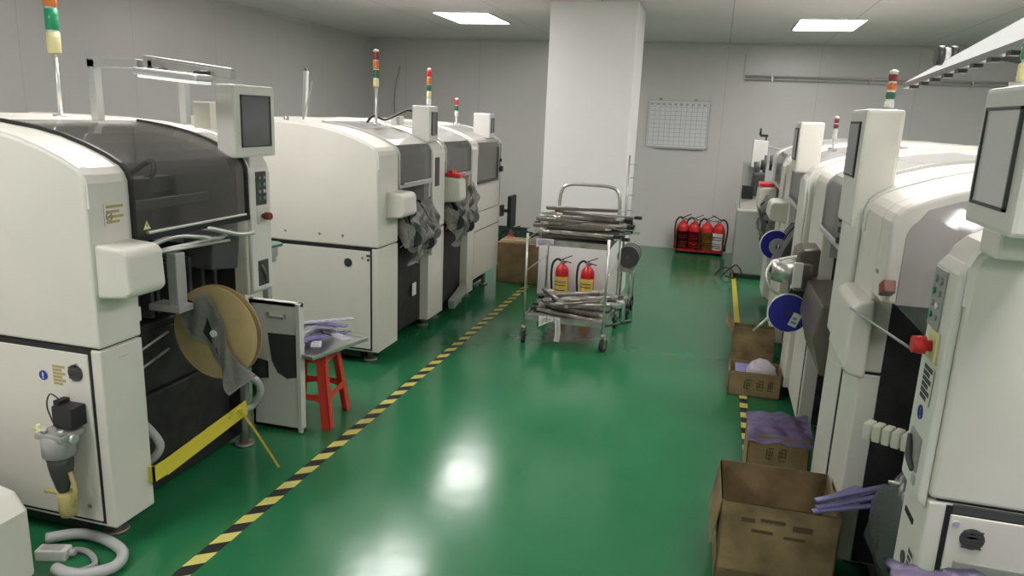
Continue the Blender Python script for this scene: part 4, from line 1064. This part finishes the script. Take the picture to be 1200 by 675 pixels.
g = G(); g.box(-.15, -.01, -.28, -.12, .98, 1.26, bev=.03); g.cyl((-.10, -.2, 1.2), (-.12, -.2, 1.38), .03); g.cyl((-.03, -.2, 1.2), (-.02, -.2, 1.46), .018); g.cyl((-.05, -.22, 1.05), (.30, -.26, .98), .035); g.cyl((-.04, -.08, 1.28), (-.04, -.08, 1.40), .025); g.cyl((.05, -.06, 1.28), (.05, -.06, 1.46), .018)
g.cyl((0, -.1, 1.05), (.30, -.14, .98), .03); g.cyl((.30, -.14, .98), (.42, -.15, .96), .02); g.build('black_arm', 'dgrey', t)
g = G(); g.box(-.25, -.12, -.28, -.18, .95, 1.10, bev=.006); g.build('control_pod', 'black', t)
g = G(); g.box(-.25, -.05, -.22, .0, .83, .96, bev=.006); g.cyl((-.02, -.2, .83), (-.02, -.2, 1.0), .03); g.cyl((.08, -.2, .83), (.08, -.2, .93), .05); g.build('white_fixture', 'white', t)
g = G(); g.tube([(.0, .2, 1.55), (.2, .2, 1.5), (.33, .2, 1.42), (.35, .2, 1.36), (.35, .2, 1.15)], .010); g.build('bent_pipe', 'greyp', t)
g = G(); g.box(.05, .38, .05, .35, .83, 1.12, bev=.02); g.build('rear_box', 'white2', t)
g = G(); g.tube([(-.05, 0, 0), (.05, .05, .10), (.12, 0, .16), (.18, -.06, .08), (.1, -.1, .02), (0, -.05, .03)], .008)
g.tube([(-.12, -.02, .02), (-.05, -.08, .12), (.05, -.1, .13), (.12, -.02, .03)], .006)
tag(g.build('tangled_cable', 'black', loc=(.22, 9.0, .008)), 'tangle of dark cable on the floor by the grey cabinet', 'cable')

# ------------------------------------------------------------------ cardboard boxes along the right row
b = open_box('open_carton', 'large open stained cardboard box at the bottom right of the aisle', (.365, 2.94, 0), math.radians(1), .44, .37, .370, 'cardd',
             flaps=(('-x', 172, .20), ('-y', 176, .28), ('+y', 4, .001), ('+x', 20, .0015)),)
g = G()
for (x0, x1, z0, z1) in ((-.14, -.09, .30, .315), (-.07, .02, .31, .32), (.05, .12, .29, .31), (-.1, -.02, .26, .272), (.02, .1, .25, .262)): g.box(x0, x1, -.196, -.190, z0, z1)
g.build('stain_print', 'fadedink', b)
open_box('lidded_carton', 'brown cardboard box topped with purple film, behind the large open box', (.445, 3.86, 0), 0, .30, .28, .26, 'card', print_=((-.06, -.02, .13, .20), (0, .04, .13, .20)))
g = G()
g.sheet(lambda u, v: (-.160 + .32 * u, -.155 + .31 * v, .268 + .012 * math.sin(5 * u + 1) * math.sin(6 * v) - (.05 if v < .04 else 0) + .006 * math.sin(17 * u + 4 * v) + .005 * math.sin(31 * v - 9 * u)), 30, 30, .0015)
tag(g.build('purple_film', 'purple', loc=(.445, 3.86, .01)), 'crumpled glossy purple film covering the box behind the large open box', 'plastic film')
open_box('printed_carton', 'low brown cardboard box with dark printed characters and a plastic bag inside', (.39, 5.12, 0), 0, .34, .26, .17, 'card', print_=((-.07, -.02, .05, .12), (.01, .06, .05, .12), (.085, .12, .05, .12)))
g = G(); g.blob((.43, 5.10, .15), .10, (1, .9, .85), 4, .10); tag(g.build('plastic_bag', 'bag'), 'puffy translucent white plastic bag in the printed box', 'bag')
g = G(); g.box(-.10, .02, -.10, .10, 0, .02, rotm('X', 10), bev=.004); tag(g.build('purple_wrap', 'violet', loc=(.36, 5.1, .13)), 'flat purple wrap beside the plastic bag in the printed box', 'plastic film')
open_box('tall_carton', 'tall open brown cardboard box with an upright flap under the nearer blue reel', (.39, 5.62, 0), math.radians(-3), .30, .34, .30, 'cardd', flaps=(('-x', 35, .10), ('-y', 12, .06)))
g = G(); g.cyl((-.05, -.02, 0), (.06, .02, .012), .009, 10); tag(g.build('white_stub', 'label', loc=(.55, 4.55, .01)), 'short white plastic stub on the floor beside the printed box', 'scrap')

# violet strips sticking out of the big box
for i in range(5):
    g = G(); g.box(-.17, .17, -.012, .012, 0, .010, bev=.002)
    o = g.build('violet_strip', 'violet', loc=(.64 + .01 * (i % 2), 2.80 + .028 * i, .402 + .016 * (i % 3)))
    o.rotation_euler = (0, math.radians(-8 - 2 * (i % 2)), math.radians(16 + 5 * i))
    tag(o, 'long violet plastic strip sticking out of the large open box', 'plastic strip', 'violet strips beside the open box')
g = G(); g.blob((.78, 2.62, .42), .17, (.75, 1.1, 1.35), 9, .13)
tag(g.build('dark_plastic_bag', 'gbag'), 'dark grey-green crumpled plastic bag inside the opening of the nearest right machine', 'bag')
t = thing('connector_block', 'cream ribbed cable connector at the front of the nearest right machine', 'connector', (.69, 2.66, .76), math.radians(-30))
g = G()
for k in range(6): g.box(-.10 + .032 * k, -.072 + .032 * k, -.03, .03, -.03, .03, bev=.006)
g.box(-.10, .09, -.02, .02, -.02, .02); g.build('connector_body', 'cream', t)
g = G(); g.tube([(.09, 0, 0), (.13, 0, -.02), (.15, .01, -.07)], .022); g.build('film_sleeve', 'film', t)
g = G(); g.cyl((.02, -.06, -.14), (.10, -.04, -.13), .006); g.build('small_rod', 'alu', t)

# purple wrapped film at the very bottom right
g = G()
g.sheet(lambda u, v: (.50 + .75 * u, 1.60 + .26 * v, .748 + .008 * math.sin(16 * u) * math.cos(9 * v) + .006 * math.sin(33 * u + 25 * v) + .004 * math.sin(71 * u - 12 * v)), 40, 10, .002)
t2 = g.build('lilac_film', 'purple'); tag(t2, 'crumpled lilac plastic film on top of a cart at the bottom right corner', 'plastic film')
t = thing('side_cart', 'low grey cart under the lilac film at the bottom right corner', 'cart', (.875, 1.69, 0))
g = G(); g.box(-.34, .38, -.14, .16, .70, .730, bev=.005); g.build('cart_top', 'lgrey', t)
for a in (-.33, .37):
    for bb in (-.11, .13):
        g = G(); g.cyl((a, bb, 0), (a, bb, .705), .014, 12); g.build('leg', 'steeld', t)

# ------------------------------------------------------------------ lamp panel on an arm, top right
t = thing('panel_lamp', 'slim white work lamp panel angled over the right machines on a dark arm', 'lamp', (.75, 3.6, 2.0))
def bar(g, p, q, w_, h_):
    p = Vector(p); q = Vector(q); d = (q - p); L = d.length; d.normalize()
    s = d.cross(Vector((0, 0, 1))).normalized(); u = s.cross(d)
    v = [g.b.verts.new(p + d * (L * k) + s * a * w_ + u * b_ * h_) for k in (0, 1) for (a, b_) in ((-1, -1), (1, -1), (1, 1), (-1, 1))]
    for qf in ((3, 2, 1, 0), (4, 5, 6, 7), (0, 1, 5, 4), (1, 2, 6, 5), (2, 3, 7, 6), (3, 0, 4, 7)): g._f([v[i] for i in qf])
bar_ = bar
g = G()
g.prism([(.02, .004), (-1.55, .130), (-1.55, .058), (.02, -.004)], 'x', -.004, .014); g.build('lamp_panel', 'lampdim', t)
g = G(); bar_(g, (.0, .02, -.012), (0, -1.55, .046), .012, .011); g.build('lamp_rail', 'greyp', t)
for k in range(9):
    f_ = .08 + k * .10; g = G(); g.box(-.014, .014, -1.55 * f_ - .02, -1.55 * f_ + .02, -.034 + .058 * f_, -.020 + .058 * f_); g.build('rail_clip', 'dgrey', t)
for dx in (-.03, .012):
    g = G(); g.cyl((dx, -.52, .068), (dx + .022, -.52, .068), .034, 22); g.build('clamp_knob', 'dgrey', t)
g = G(); g.cyl((-.010, -.52, .068), (.014, -.52, .068), .028, 20); g.build('clamp_ring', 'label', t)
g = G(); bar_(g, (.02, -1.00, .03), (.16, -1.22, -.02), .010, .012); bar_(g, (.16, -1.22, -.02), (.16, -1.22, -.32), .012, .012); g.build('support_arm', 'dgrey', t)
